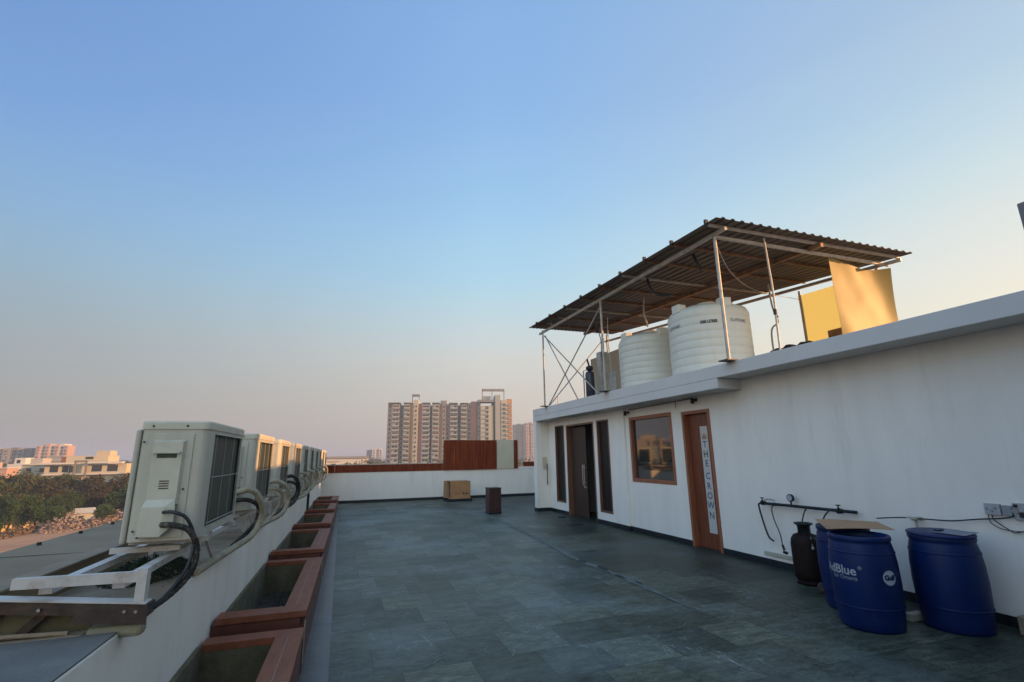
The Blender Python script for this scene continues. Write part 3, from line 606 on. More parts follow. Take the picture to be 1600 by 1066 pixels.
for k_,(y,z) in enumerate(((3.40,1.12),(3.36,1.10),(3.33,1.13))):
    f = MB(); f.disc((XW-.04,y,z), .010, 'x', 10, .01); skp(f, 'knob', MT['inter'])
hose('electric_cable', [(XW-.05,3.11,1.06),(XW-.05,3.14,1.035),(XW-.04,3.25,1.01),(XW-.04,3.42,.985),(XW-.06,3.65,.945),(XW-.08,3.9,.935),(XW-.12,4.12,.93),(XW-.2,4.35,.90)], .007, MT['black'],
     'long black cable running from the sockets along the wall to the drums', 'cable')
hose('electric_cable', [(XW-.02,3.335,1.06),(XW-.03,3.33,1.0),(XW-.03,3.315,.955),(XW-.03,3.25,.915),(XW-.03,3.16,.905),(XW-.03,3.0,.91)], .004, MT['insulgrey'],
     'thin loop of wire drooping below the switch box, lower of two', 'cable')
hose('electric_cable', [(XW-.02,3.30,1.06),(XW-.03,3.295,1.01),(XW-.03,3.27,.975),(XW-.03,3.17,.90),(XW-.03,3.12,.895),(XW-.03,2.98,.95)], .005, MT['black'],
     'thin wire with black joint drooping below the switch box, upper of two', 'cable')

# ------------------------------------------------------------------ roof shed over the tanks
SH = empty('roof_shed', (8, 9, RZ), label='corrugated tin shed roof on galvanised pipe posts above the water tanks', cat='shed')
def sh(mb, name, m, bevel=0): o = mb.build(name, m, SH, bevel); o.location = (-8,-9,-RZ); return o
NL = Vector((5.46,5.62,5.36)); NR = Vector((10.16,5.66,5.36)); FL = Vector((5.42,13.9,5.62)); FR = Vector((8.45,13.9,5.62))
def rp_(u, v): # u across, v along
    return (NL*(1-u)+NR*u)*(1-v) + (FL*(1-u)+FR*u)*v
f = MB(); nr = 24; us = []
prof = [(0,0),(.14,0),(.2,.028),(.34,.028),(.4,0)]
for k_ in range(nr):
    for (a, dz) in prof[:-1]: us.append(((k_ + a/.4*1.0)/nr if False else (k_ + (0,.60,.68,.86)[prof.index((a,dz))])/nr, dz))
us.append((1.0, 0)); m_ = len(us); vs = []; nv = 10
for th in (0, .003):
    for j in range(nv+1):
        for (u, dz) in us:
            p = rp_(u, j/nv); vs.append((p.x, p.y, p.z + dz*1.0 + th))
fs = []; off = (nv+1)*m_
for j in range(nv):
    for i in range(m_-1):
        a = j*m_+i; fs += [(a, a+m_, a+m_+1, a+1), (off+a, off+a+1, off+a+m_+1, off+a+m_)]
for i in range(m_-1): fs += [(i, i+1, off+i+1, off+i)]
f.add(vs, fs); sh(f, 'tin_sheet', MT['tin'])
XP = 5.76
def rz(x, y): return 5.36 + (y-5.64)/8.26*.26
posts = [(XP,6.02,.028),(XP+.02,9.95,.026),(XP,13.55,.024)]
for (x,y,r) in posts:
    f = MB(); f.tube([(x,y,RZ+.02),(x,y,rz(x,y)-.13)], r, 12); sh(f, 'post', MT['galv'])
    f = MB(); f.box(x-.12,x+.10,y-.1,y+.1,RZ+.001,RZ+.02); sh(f, 'base_plate', MT['black'])
for (x,y,r) in ((9.0,13.5,.025),(8.0,13.5,.025),(9.6,9.6,.03),(9.85,7.9,.03),(9.95,6.22,.03),(9.5,10.2,.025)):
    f = MB(); f.tube([(x,y,RZ),(x,y,rz(x,y)-.13)], r, 10); sh(f, 'post', MT['galv'])
# beams along Y
f = MB(); f.bar((XP,5.75,rz(0,5.75)-.085),(XP,13.8,rz(0,13.8)-.20),.05,.06); sh(f, 'beam', MT['galv'])
f = MB(); f.bar((7.9,5.75,rz(0,5.75)-.085),(7.35,13.8,rz(0,13.8)-.085),.07,.08); sh(f, 'beam', MT['rustpipe'])
f = MB(); f.bar((9.95,5.75,rz(0,5.75)-.12),(8.1,13.8,rz(0,13.8)-.30),.05,.06); sh(f, 'beam', MT['galv'])
f = MB(); f.bar((XP,6.02,rz(0,6.0)-.13),(10.0,6.02,rz(0,6.0)-.13),.05,.05); sh(f, 'cross_beam', MT['galv'])
# purlins
for k_, y in enumerate((5.85, 6.75, 7.6, 8.5, 9.4, 10.35, 11.3, 12.3, 13.3)):
    v = (y-5.62)/8.28; x1 = 10.1*(1-v)+8.4*v
    f = MB(); f.bar((5.50,y,rz(0,y)-.025),(x1,y,rz(0,y)-.025),.04,.045); sh(f, 'purlin', MT['rustpipe'] if k_%3 else MT['galv'])
    f = MB(); f.box(5.43,5.49,y-.02,y+.02,rz(0,y)-.03,rz(0,y)+.06); sh(f, 'hook_bolt', MT['black'])
# cross braces in the end bay
def br(p, q, r=.017): f = MB(); f.tube([p, q], r, 8); sh(f, 'brace', MT['galv'])
br((XP+.03,13.5,5.28),(XP+.03,10.3,RZ)); br((XP+.03,9.98,5.2),(XP+.03,13.3,RZ+.02))
br((XP+.05,13.5,5.30),(XP+.05,11.45,RZ)); br((7.9,13.5,5.35),(XP+.07,13.35,RZ+.02))
br((XP,12.9,5.42),(XP,12.85,rz(0,13)-.03),.01); 
for y in (10.9,11.9,12.7): br((XP,y,rz(0,y)-.15),(XP-.1,y+.3,rz(0,y)-.02),.01)
f = MB(); f.tube([(6.35,13.9,RZ),(6.35,13.9,RZ+.38)], .012, 8); tag(f.build('stub_rod', MT['galv']), 'short thin rod standing on the roof edge left of the shed braces', 'rod')
# hanging pipes / straps
def hang(name, pts, r, m, lab, cat): return hose(name, pts, r, m, lab, cat)
hang('thin_pipe', [(6.72,5.9,5.30),(6.74,5.9,4.8),(6.78,5.92,4.3),(6.76,5.92,3.6),(6.75,5.92,RZ)], .017, MT['galv'], 'thin crooked pipe hanging from the shed front edge right of the big tank', 'pipe')
f = MB(); f.tube([(6.765,5.92,3.93),(6.765,5.92,4.02)], .03, 8); f.tube([(6.765,5.92,3.95),(6.80,5.9,3.88)], .008, 6); tag(f.build('cable_clamp', MT['black']), 'black clamp on the thin crooked pipe under the shed', 'clamp')
hang('strap', [(6.0,8.3,5.34),(6.02,8.25,5.1),(6.10,8.1,4.92),(6.25,7.9,4.86)], .028, MT['black'], 'dark strap looped under the shed roof, second from its front corner', 'strap')
hang('strap', [(6.05,6.9,5.32),(6.08,6.86,5.15),(6.12,6.82,4.98)], .028, MT['black'], 'short dark strap hanging under the shed roof near its front corner', 'strap')
hang('sagging_wire', [(5.8,6.05,5.15),(6.8,6.8,5.02),(8.0,7.4,4.98),(9.8,7.9,5.1)], .006, MT['whitemetal'], 'white wire sagging across under the shed roof', 'wire')
hang('white_hose', [(8.6,7.6,5.25),(8.62,7.6,4.75),(8.72,7.6,4.4),(8.5,7.6,4.15),(8.5,7.6,3.2)], .018, MT['pvc'], 'pale hose hanging down right of the big tank', 'hose')
hang('white_hose', [(6.65,9.4,5.3),(6.62,9.4,4.95),(6.7,9.4,4.6)], .02, MT['pvc'], 'pale pipe dropping from the shed roof into the smaller tank', 'pipe')
hang('black_hose', [(6.05,10.6,5.2),(6.0,10.6,4.95),(6.08,10.55,4.5),(6.05,10.5,4.2),(6.1,10.5,3.4)], .012, MT['black'], 'black hose hanging left of the smaller tank', 'hose')
hang('white_hose', [(6.28,10.5,5.1),(6.26,10.5,4.4),(6.3,10.5,3.6)], .012, MT['pvc'], 'thin white hose hanging beside the black one left of the smaller tank', 'hose')
f = MB(); f.tube([(5.98,10.62,5.02),(6.03,10.6,4.72)], .022, 8, rr=[.018,.035]); tag(f.build('foam_lagging', MT['insulgrey']), 'dark bundled lagging tied to the hose under the shed', 'lagging')

# yellow sheets at the right end
def wavy(name, p00, p10, p11, p01, lab, amp, sag=0.0, m='sheet'):
    f = MB(); n_ = 18; vs = []
    p00,p10,p11,p01 = map(Vector,(p00,p10,p11,p01)); nrm = (p10-p00).cross(p01-p00).normalized()
    for th in (0, .004):
        for j in range(n_+1):
            for i in range(n_+1):
                u, v = i/n_, j/n_; p = (p00*(1-u)+p10*u)*(1-v) + (p01*(1-u)+p11*u)*v
                d = amp*(math.sin(u*5.2+v*1.6)*(.35+v*.6) + .5*math.sin(u*9+v*4)*v + .6*math.sin(v*6+u*2)*(1-u)*.5)
                q = p + nrm*(d+th); q.z -= sag*math.sin(math.pi*u)*v**3; vs.append(q)
    W_ = n_+1; o_ = W_*W_; fs = []
    for j in range(n_):
        for i in range(n_):
            a = j*W_+i; fs += [(a,a+W_,a+W_+1,a+1),(o_+a,o_+a+1,o_+a+W_+1,o_+a+W_)]
    f.add(vs, fs, 0, True); o = f.build(name, MT[m]); tag(o, lab, 'plastic sheet'); return o
wavy('yellow_sheet', (8.42,6.08,RZ),(10.12,6.08,RZ),(10.08,6.08,5.20),(8.42,6.08,5.25), 'large crumpled golden plastic sheet hung across the right end of the tin shed', .06, .10)
wavy('yellow_sheet', (10.0,7.95,RZ),(10.1,6.2,RZ),(10.1,6.2,5.2),(9.85,7.95,5.2), 'narrow flat yellow sheet hung behind the large crumpled one', .01, m='sheet2')

# tanks
def tank(x, y, r, h, lab, marks=False):
    t = empty('water_tank', (x, y, RZ+.005), label=lab, cat='water tank', group='white water tanks on the roof')
    prof = [(0,.0),(r*.99,.0)]; nb = 8
    for k_ in range(nb):
        z0 = .03 + k_*(h-.12)/nb; dz = (h-.12)/nb
        prof += [(r*.998, z0),(r*.991, z0+.008),(r*.991, z0+.018),(r*.999, z0+.03),(r*1.001, z0+dz*.6),(r*.999,z0+dz*.96)]
    prof += [(r*.985,h-.07),(r*.95,h-.015),(r*.90,h),(r*.72,h+.07),(r*.45,h+.12),(r*.27,h+.135)]
    f = MB(); f.lathe(prof, 64); f.build('shell', MT['tank'], t)
    f = MB(); f.lathe([(r*.27,h+.12),(r*.29,h+.14),(r*.29,h+.18),(r*.25,h+.2),(0,h+.205)], 32); f.build('lid', MT['tank'], t)
    for a in (math.pi*1.0, math.pi*1.42, math.pi*.1, math.pi*.55):
        f = MB(); cx_, cy_ = r*.88*math.cos(a), r*.88*math.sin(a); s_ = .11
        f.box(-s_, s_, -.09, .09, 0, .17); o = f.build('lifting_lug', MT['tank'], t, .015); o.location = (cx_, cy_, h-.06); o.rotation_euler = (0,0,a+math.pi/2)
    return t
T1 = tank(6.90, 7.66, .775, 1.34, 'larger white ribbed water tank with dark printed marks standing right of the smaller tank')
T2 = tank(7.02, 9.75, .80, 1.28, 'smaller plain white ribbed water tank left of the larger one')
def tank_text(t, txt, size, ang, z, r, m, bold=.0, nm='lettering', sx=1.0):
    vs, fs = text_verts(txt, size, bold=bold); f = MB()
    f.add([(r*math.cos(ang+v[0]*sx/r), r*math.sin(ang+v[0]*sx/r), z+v[1]) for v in vs], fs); f.build(nm, m, t)
ac_ = math.atan2(-7.66,-6.90)
tank_text(T1, 'SUPREME', .085, ac_+.78, 1.0, .7785, MT['greyprint'], .001, sx=1.1)
tank_text(T1, 'SUPREME', .085, ac_-.95, 1.0, .7785, MT['greyprint'], .001, sx=1.1)
tank_text(T1, '1000 LITRES', .075, ac_+.02, .985, .7785, MT['darkprint'], .004, nm='capacity_mark', sx=.8)
# plant behind / beside tanks
PU = empty('water_pump', (6.4, 10.95, RZ), label='brown water pump with pipes and green valve left of the smaller tank', cat='pump')
f = MB(); f.lathe([(0,.05),(.13,.06),(.16,.14),(.16,.3),(.12,.38),(0,.4)], 20); f.box(-.2,.2,-.15,.15,0,.05); f.build('motor', MT['brass'], PU)
f = MB(); f.tube([(-.05,0,.38),(-.05,0,.62)], .02, 8); f.tube([(-.14,.1,.0),(-.14,.1,.6)], .018, 8); f.build('riser', MT['pvc'], PU)
f = MB(); f.disc((-.05,0,.5), .06, 'y', 12, .03); f.tube([(-.05,-.0,.45),(-.05,-.12,.45)], .02, 8); f.build('valve', MT['green'], PU)
f = MB(); f.tube(spline([(-.2,.1,.02),(-.1,.2,.1),(.05,.1,.05),(.15,-.1,.1)],6), .02, 8); f.build('hose', MT['black'], PU)
FV = empty('filter_vessel', (5.98, 11.05, RZ), label='dark blue upright filter vessel with black head at the roof edge', cat='filter')
f = MB(); f.lathe([(0,0),(.10,.0),(.115,.03),(.115,.60),(.09,.66),(0,.68)], 24); f.build('vessel', MT['filt'], FV)
f = MB(); f.lathe([(0,.66),(.05,.66),(.05,.70),(.09,.71),(.09,.79),(.04,.82),(0,.82)], 16); f.tube([(0,0,.8),(-.03,.05,1.0)], .025, 8); f.build('head', MT['black'], FV)
f = MB(); f.tube([(.0,.0,.72),(-.06,.22,.72),(-.06,.22,.02)], .016, 8); f.build('pipe', MT['galv'], FV)
f = MB(); f.box(6.15,6.35,10.75,10.95,RZ,RZ+1.15); f.box(6.35,6.37,10.4,11.2,RZ+.1,RZ+.6)
tag(f.build('filter_cabinet', MT['galv']), 'slim grey metal cabinet behind the filter vessel', 'cabinet')
f = MB(); f.box(7.2,7.35,10.9,13.2,RZ,4.55); tag(f.build('tan_wall', MT['tan']), 'tan wall stub behind the pump on the roof', 'wall')
rng = random.Random(5); f = MB(); n_ = 14; vs = []
for j in range(n_+1):
    for i in range(n_+1):
        u, v = i/n_, j/n_; e = min(u,1-u,v,1-v); z = .85*min(1,e*5)*(1-.35*abs(u-.4)) + rng.uniform(-.05,.05)*(e>0)
        vs.append((8.7+1.4*u, 6.9+1.6*v, 3.5-.4+max(0,z)*1.0))
f.add(vs, [(j*(n_+1)+i,j*(n_+1)+i+1,(j+1)*(n_+1)+i+1,(j+1)*(n_+1)+i) for j in range(n_) for i in range(n_)], 0, True)
tag(f.build('tarpaulin_heap', MT['rag']), 'brown covered heap on the roof right of the larger tank', 'heap')
f = MB(); f.box(9.75,10.0,7.0,7.3,RZ,4.2); tag(f.build('brick_pier', mat('brick_pier_m',(0.35,0.18,0.08),.8,var=.2,vscale=6)), 'orange brick pier stub beside the brown heap', 'brick pier')
# stair head block at the right edge
SB = empty('stair_head', (7.3,1.4,RZ), label='grey block high on the roof at the right edge of the photo', cat='roof block')
f = MB(); f.box(-1.28,-1.14,-1.5,1.01,.0,.89); f.build('panel', MT['signm'], SB, .01)

# ------------------------------------------------------------------ far parapet
FY = 20.1
FW_ = empty('far_parapet', (3.6, FY, 0), label='low white parapet wall across the far end topped by brown wood cladding', cat='parapet wall')
def fwp(mb, name, m, bevel=0): o = mb.build(name, m, FW_, bevel); o.location = (-3.6,-FY,0); return o
f = MB(); f.box(-.75, 10.6, FY, FY+.2, 0, 1.115); f.box(7.15,10.6,FY-.012,FY+.1,1.1,1.20); fwp(f, 'wall', MT['wall'])
f = MB(); f.box(-.6, 10.6, FY-.014, FY-.002, 0, .10); fwp(f, 'skirting', MT['skirt'])
f = MB(); x = -.75
while x < 10.5:
    if not (3.9 < x < 7.2): f.box(x, min(x+.585, 10.6), FY-.02, FY+.16, 1.12 if x < 7 else 1.205, 1.39)
    x += .59
fwp(f, 'cladding', MT['cladd'])
f = MB(); f.box(-.75, 3.95, FY-.03, FY+.2, 1.392, 1.425); fwp(f, 'coping', MT['coping'])
f = MB(); f.box(7.2,10.6,FY-.03,FY+.2,1.392,1.41); fwp(f, 'coping', MT['coping'])
SC = empty('wood_screen', (5.5, FY, 1.12), label='tall brown wood panel screen with one cream board on the far parapet', cat='screen')
def scp(mb, name, m, bevel=0): o = mb.build(name, m, SC, bevel); o.location = (-5.5,-FY,-1.12); return o
for xa, xb in ((4.0,5.52),(5.53,6.25)):
    f = MB(); k_ = 0; f.box(xa+.002,xb-.002,FY-.03,FY+.1,1.122,2.308)
    while xa + k_*.12 < xb - .01:
        f.box(xa+k_*.12, min(xa+k_*.12+.113, xb), FY-.05, FY-.0302, 1.12, 2.31); k_ += 1
    scp(f, 'wood_panel', MT['cladd'])
f = MB(); f.box(6.26,7.02,FY-.04,FY+.1,1.13,2.32); scp(f, 'cream_board', MT['cream'], .004)
f = MB(); f.box(7.03,7.2,FY-.05,FY+.1,1.13,2.31); scp(f, 'end_post', MT['cladd'], .004)

# carton and pedestal
CT = empty('cardboard_carton', (4.35,19.15,0), label='open brown cardboard carton on its side by the far wall', cat='carton')
def ctp(mb, name, m, bevel=0): o = mb.build(name, m, CT, bevel); o.location = (-4.35,-19.15,0); return o
f = MB(); f.box(4.02,4.80,18.82,18.835,.10,.74); fc = ctp(f, 'front_face', MT['cartonf'])
f = MB(); f.box(4.02,4.80,18.835,19.5,.10,.115); f.box(4.02,4.80,18.835,19.5,.725,.74); f.box(4.785,4.80,18.835,19.5,.115,.725); f.box(4.02,4.785,19.485,19.5,.115,.725); ctp(f, 'shell', MT['card'])
f = MB(); f.box(4.12,4.13,18.84,19.48,.12,.72); ctp(f, 'inner_face', MT['carddark'])
f = MB(); f.box(4.02,4.12,18.836,18.84,.116,.724); f.add([(4.02,19.5,.10),(3.90,19.52,.10),(3.90,19.52,.74),(4.02,19.5,.74)],[(0,1,2,3)]); ctp(f, 'flap', MT['card'])
f = MB(); f.add([(4.50,18.818,.24),(4.54,18.818,.24),(4.56,18.818,.34),(4.52,18.818,.34)],[(0,1,2,3)]); f.add([(4.56,18.818,.245),(4.60,18.818,.25),(4.66,18.818,.32),(4.58,18.818,.30)],[(0,1,2,3)])
f.add([(4.64,18.818,.25),(4.72,18.818,.26),(4.72,18.818,.30),(4.66,18.818,.31)],[(0,1,2,3)]); f.add([(4.2,18.818,.30),(4.55,18.818,.305),(4.55,18.818,.315),(4.2,18.818,.31)],[(0,1,2,3)]); f.build('printed_mark', MT['darkprint'], fc)
f = MB(); f.box(3.9,4.86,18.78,19.6,.0,.035); f.box(3.9,4.86,18.78,18.86,.035,.095); f.box(3.9,4.86,19.4,19.5,.035,.095); tag(f.build('pallet_base', MT['skirt']), 'dark wooden pallet under the cardboard carton', 'pallet')
PD = empty('pedestal_box', (4.42,14.55,0), label='dark brown square pedestal box standing alone on the slate floor', cat='pedestal')
f = MB(); f.box(-.185,.185,-.2,.2,.06,.72); f.build('body', MT['pedestal'], PD, .004)
f = MB(); f.box(-.19,.19,-.205,.205,.0,.059); f.build('plinth', MT['skirt'], PD)
f = MB(); f.box(-.195,.195,-.21,.21,.721,.745); f.build('top', MT['darkwood'], PD, .003)
f = MB(); f.lathe([(0,.0),(.12,.0),(.11,.02),(0,.022)], 12, (5.9,12.9,.001)); tag(f.build('floor_drain', MT['black']), 'small round dark drain cover in front of the doorway bay', 'drain')
f = MB(); f.box(5.4,5.75,11.3,11.55,.001,.012); tag(f.build('door_mat', MT['black']), 'small dark mat on the floor in front of the open doorway', 'mat')

# ------------------------------------------------------------------ left parapet (runs 1 degree off the terrace axis)
SKW = -math.atan(.018); LO = Vector((-.9, 3.4, 0))
def left_empty(name, x, y, z, **k): 
    o = empty(name, (LO.x + x + .018*y, LO.y + y, z), SKW, **k); return o
LP = left_empty('left_parapet', 0, 0, 0, label='white parapet wall with bare cement top running away along the left side', cat='parapet wall')
Y0, Y1 = -5.2, 16.75
f = MB(); f.box(-.5, 0, Y0, Y1, 0, .928); f.build('wall', MT['parapet'], LP, .008)
f = MB(); f.box(-.5, -.004, Y0, -.40, .9285, .936); f.build('weathered_ledge', mat('weathered_dim_ledge_m',(0.17,0.165,0.15),.85,spec=.2,var=.2,vscale=3,stain=.5,stcol=(.12,.12,.12),stscale=4,bump=.4), LP)  # weathered paint, darkened further to carry the dim near-left corner
f = MB(); f.box(-.62, -.002, -.35, Y1, .930, .946); f.build('cement_top', MT['plaster'], LP, .006)
f = MB(); f.box(-1.25, -.502, Y0, Y1, .60, .80); f.build('gutter_floor', MT['plaster'], LP)
EC = left_empty('edge_cladding', 0, 0, 0, label='wide grey metal cladding with bolts along the outer roof edge at left', cat='cladding')
f = MB(); f.add([(-.60,-.3,1.08),(-1.36,-.3,1.07),(-1.36,Y1,1.07),(-.60,Y1,1.08),(-.60,-.3,.90),(-1.36,-.3,G0+.2),(-1.36,Y1,G0+.2),(-.60,Y1,.90)],
                [(0,3,2,1),(0,1,5,4),(1,2,6,5),(3,0,4,7),(2,3,7,6)]); f.build('panel', MT['acp'], EC)
f = MB(); f.box(-.70,-.585,-.25,Y1,1.084,1.10); f.build('inner_lip', MT['plaster'], EC, .004)
for y in range(0, 16, 2):
    f = MB(); f.box(-1.36,-.72,y+.98,y+.99,1.0765,1.0785); f.build('panel_joint', MT['rustchan'], EC)
for k_ in range(12):
    f = MB(); f.disc((-1.27,.9+k_*.62,1.085), .016, 'z', 8, .02); f.build('bolt', MT['black'], EC)
# frame carrying the units
FR_ = left_empty('rail_frame', 0, 0, 0, label='rusting white flat bar frame carrying the row of condenser units', cat='metal frame')
XA, XC = -.05, -.33
f = MB(); f.bar((XA,-.42,1.125),(XA,Y1-.2,1.125),.05,.035); f.build('rail', MT['whitemetal'], FR_)
f = MB(); f.bar((XC,-.42,1.125),(XC,Y1-.2,1.125),.05,.035); f.build('rail', MT['whitemetal'], FR_)
f = MB(); f.bar((.05,-.47,1.163),(-.43,-.47,1.17),.03,.045); f.build('end_bar', MT['whitemetal'], FR_)
f = MB(); f.box(.045,.085,-.50,-.45,1.05,1.2); f.build('end_leg', MT['whitemetal'], FR_)
f = MB(); f.box(-.76,-.60,-.53,-.47,1.055,1.10); f.build('packing_block', MT['whitemetal'], FR_)
for k_ in range(10):
    y = .1 + 1.72*k_
    for dy in (.07, .79):
        f = MB(); f.bar((-.36,y+dy+.12,1.174),(.0,y+dy+.12,1.174),.035,.03); f.build('cross_bar', MT['whitemetal'], FR_)
        if dy > .5:
            f = MB(); f.bar((XA,y+dy,.946),(XA,y+dy,1.107),.03,.03); f.build('leg', MT['whitemetal'], FR_)
        if dy > .5:
            f = MB(); f.bar((XC,y+dy,.946),(XC,y+dy,1.107),.03,.03); f.build('leg', MT['whitemetal'], FR_)
    f = MB(); f.bar((XA,y+1.0,1.10),(XA+.02,y+1.15,.95),.02,.012); f.build('stay', MT['whitemetal'], FR_)
CH = left_empty('steel_channel', 0, 0, 0, label='dark rusty steel channel spanning the ledge at the near left', cat='steel channel')
zc = lambda x: 1.045 + (.11-x)*.115
def slab_(mb, x0, x1, y0, y1, d0, d1):      # a strip following the slope of the channel
    vs = [(x0,y0,zc(x0)+d0),(x1,y0,zc(x1)+d0),(x1,y1,zc(x1)+d0),(x0,y1,zc(x0)+d0),(x0,y0,zc(x0)+d1),(x1,y0,zc(x1)+d1),(x1,y1,zc(x1)+d1),(x0,y1,zc(x0)+d1)]
    return mb.add(vs, [(0,3,2,1),(4,5,6,7),(0,1,5,4),(1,2,6,5),(2,3,7,6),(3,0,4,7)])
f = MB(); slab_(f,-1.5,.11,-.505,-.42,-.012,0); slab_(f,-1.5,.11,-.505,-.497,-.052,-.0121); slab_(f,-.17,.11,-.511,-.5055,-.085,-.002); slab_(f,-1.5,.11,-.496,-.42,-.052,-.045); f.build('channel', MT['rustchan'], CH)
f = MB(); slab_(f,-1.5,.10,-.513,-.44,.001,.008); f.build('flange', MT['whitemetal'], CH)
for x in (.065,.02,-.30,-.50):
    f = MB(); f.disc((x,-.513,zc(x)-.03), .007, 'y', 10, .008); f.build('bolt', MT['steel'], CH)
f = MB(); f.box(-.13,.09,-.485,-.41,.905,.962); f.build('end_plate', mat('stained_plate',(0.25,0.24,0.17),.7,var=.15,vscale=8,stain=.8,stcol=(.3,.12,.02),stscale=8), CH, .02)
f = MB(); f.add([(-1.5,-.40,.80),(-.14,-.40,.80),(-.14,-.40,zc(-.14)-.05),(-1.5,-.40,zc(-1.5)-.05),(-1.5,-.392,.80),(-.14,-.392,.80),(-.14,-.392,zc(-.14)-.05),(-1.5,-.392,zc(-1.5)-.05)],[(0,1,2,3),(7,6,5,4),(3,2,6,7)]); f.build('back_plate', MT['olive'], CH)
for xa in (-.30,-.47,-.66):
    f = MB(); f.bar((xa,-.43,zc(xa)-.05),(xa-.09,-.43,.95),.02,.035); f.build('strut', MT['rustchan'], CH)
f = MB(); f.box(-1.4,-.14,-.49,-.41,.929,.938); f.build('cement_bed', MT['plaster'], CH, .004)
f = MB(); f.tube([(-1.3,-.46,.952),(-.45,-.47,.958),(-.20,-.46,.945)],.010,8); f.build('rebar', MT['plaster'], CH)
rng = random.Random(11); f = MB()
for k_ in range(3600):
    a = rng.random()*6.283; rr = math.sqrt(rng.random()); x = -.30+.24*rr*math.cos(a); y = .78+.42*rr*math.sin(a); hh = .10*(1-rr*rr)+.006
    s_ = .012; z = .948+rng.random()*hh; d = Vector((rng.uniform(-1,1),rng.uniform(-1,1),rng.uniform(-.3,1))).normalized()*s_; e = d.orthogonal().normalized()*s_*.4
    p = Vector((x,y,z)); f.add([p-e,p+e,p+d*1.6],[(0,1,2)])
o = f.build('green_matting', MT['grass']); o.location = LO; o.rotation_euler = (0,0,SKW); tag(o, 'dark green tangle of turf on the ledge under the nearest unit', 'turf', kind='stuff')

f = MB(); rng = random.Random(8)
for k_ in range(420):
    x = -rng.uniform(.03,.55); y = rng.uniform(-.2,12); z = .948; q = rng.uniform(.004,.016)
    vs = [(x+rng.uniform(-q,q), y+rng.uniform(-q,q), z+rng.uniform(0,q)) for _ in range(5)] + [(x,y,z+q)]
    f.add(vs, [(0,1,5),(1,2,5),(2,3,5),(3,4,5),(4,0,5)])
o = f.build('grit', MT['plaster']); o.location = LO; o.rotation_euler = (0,0,SKW); tag(o, 'loose cement grit scattered on the ledge under the condensers', 'grit', kind='stuff')
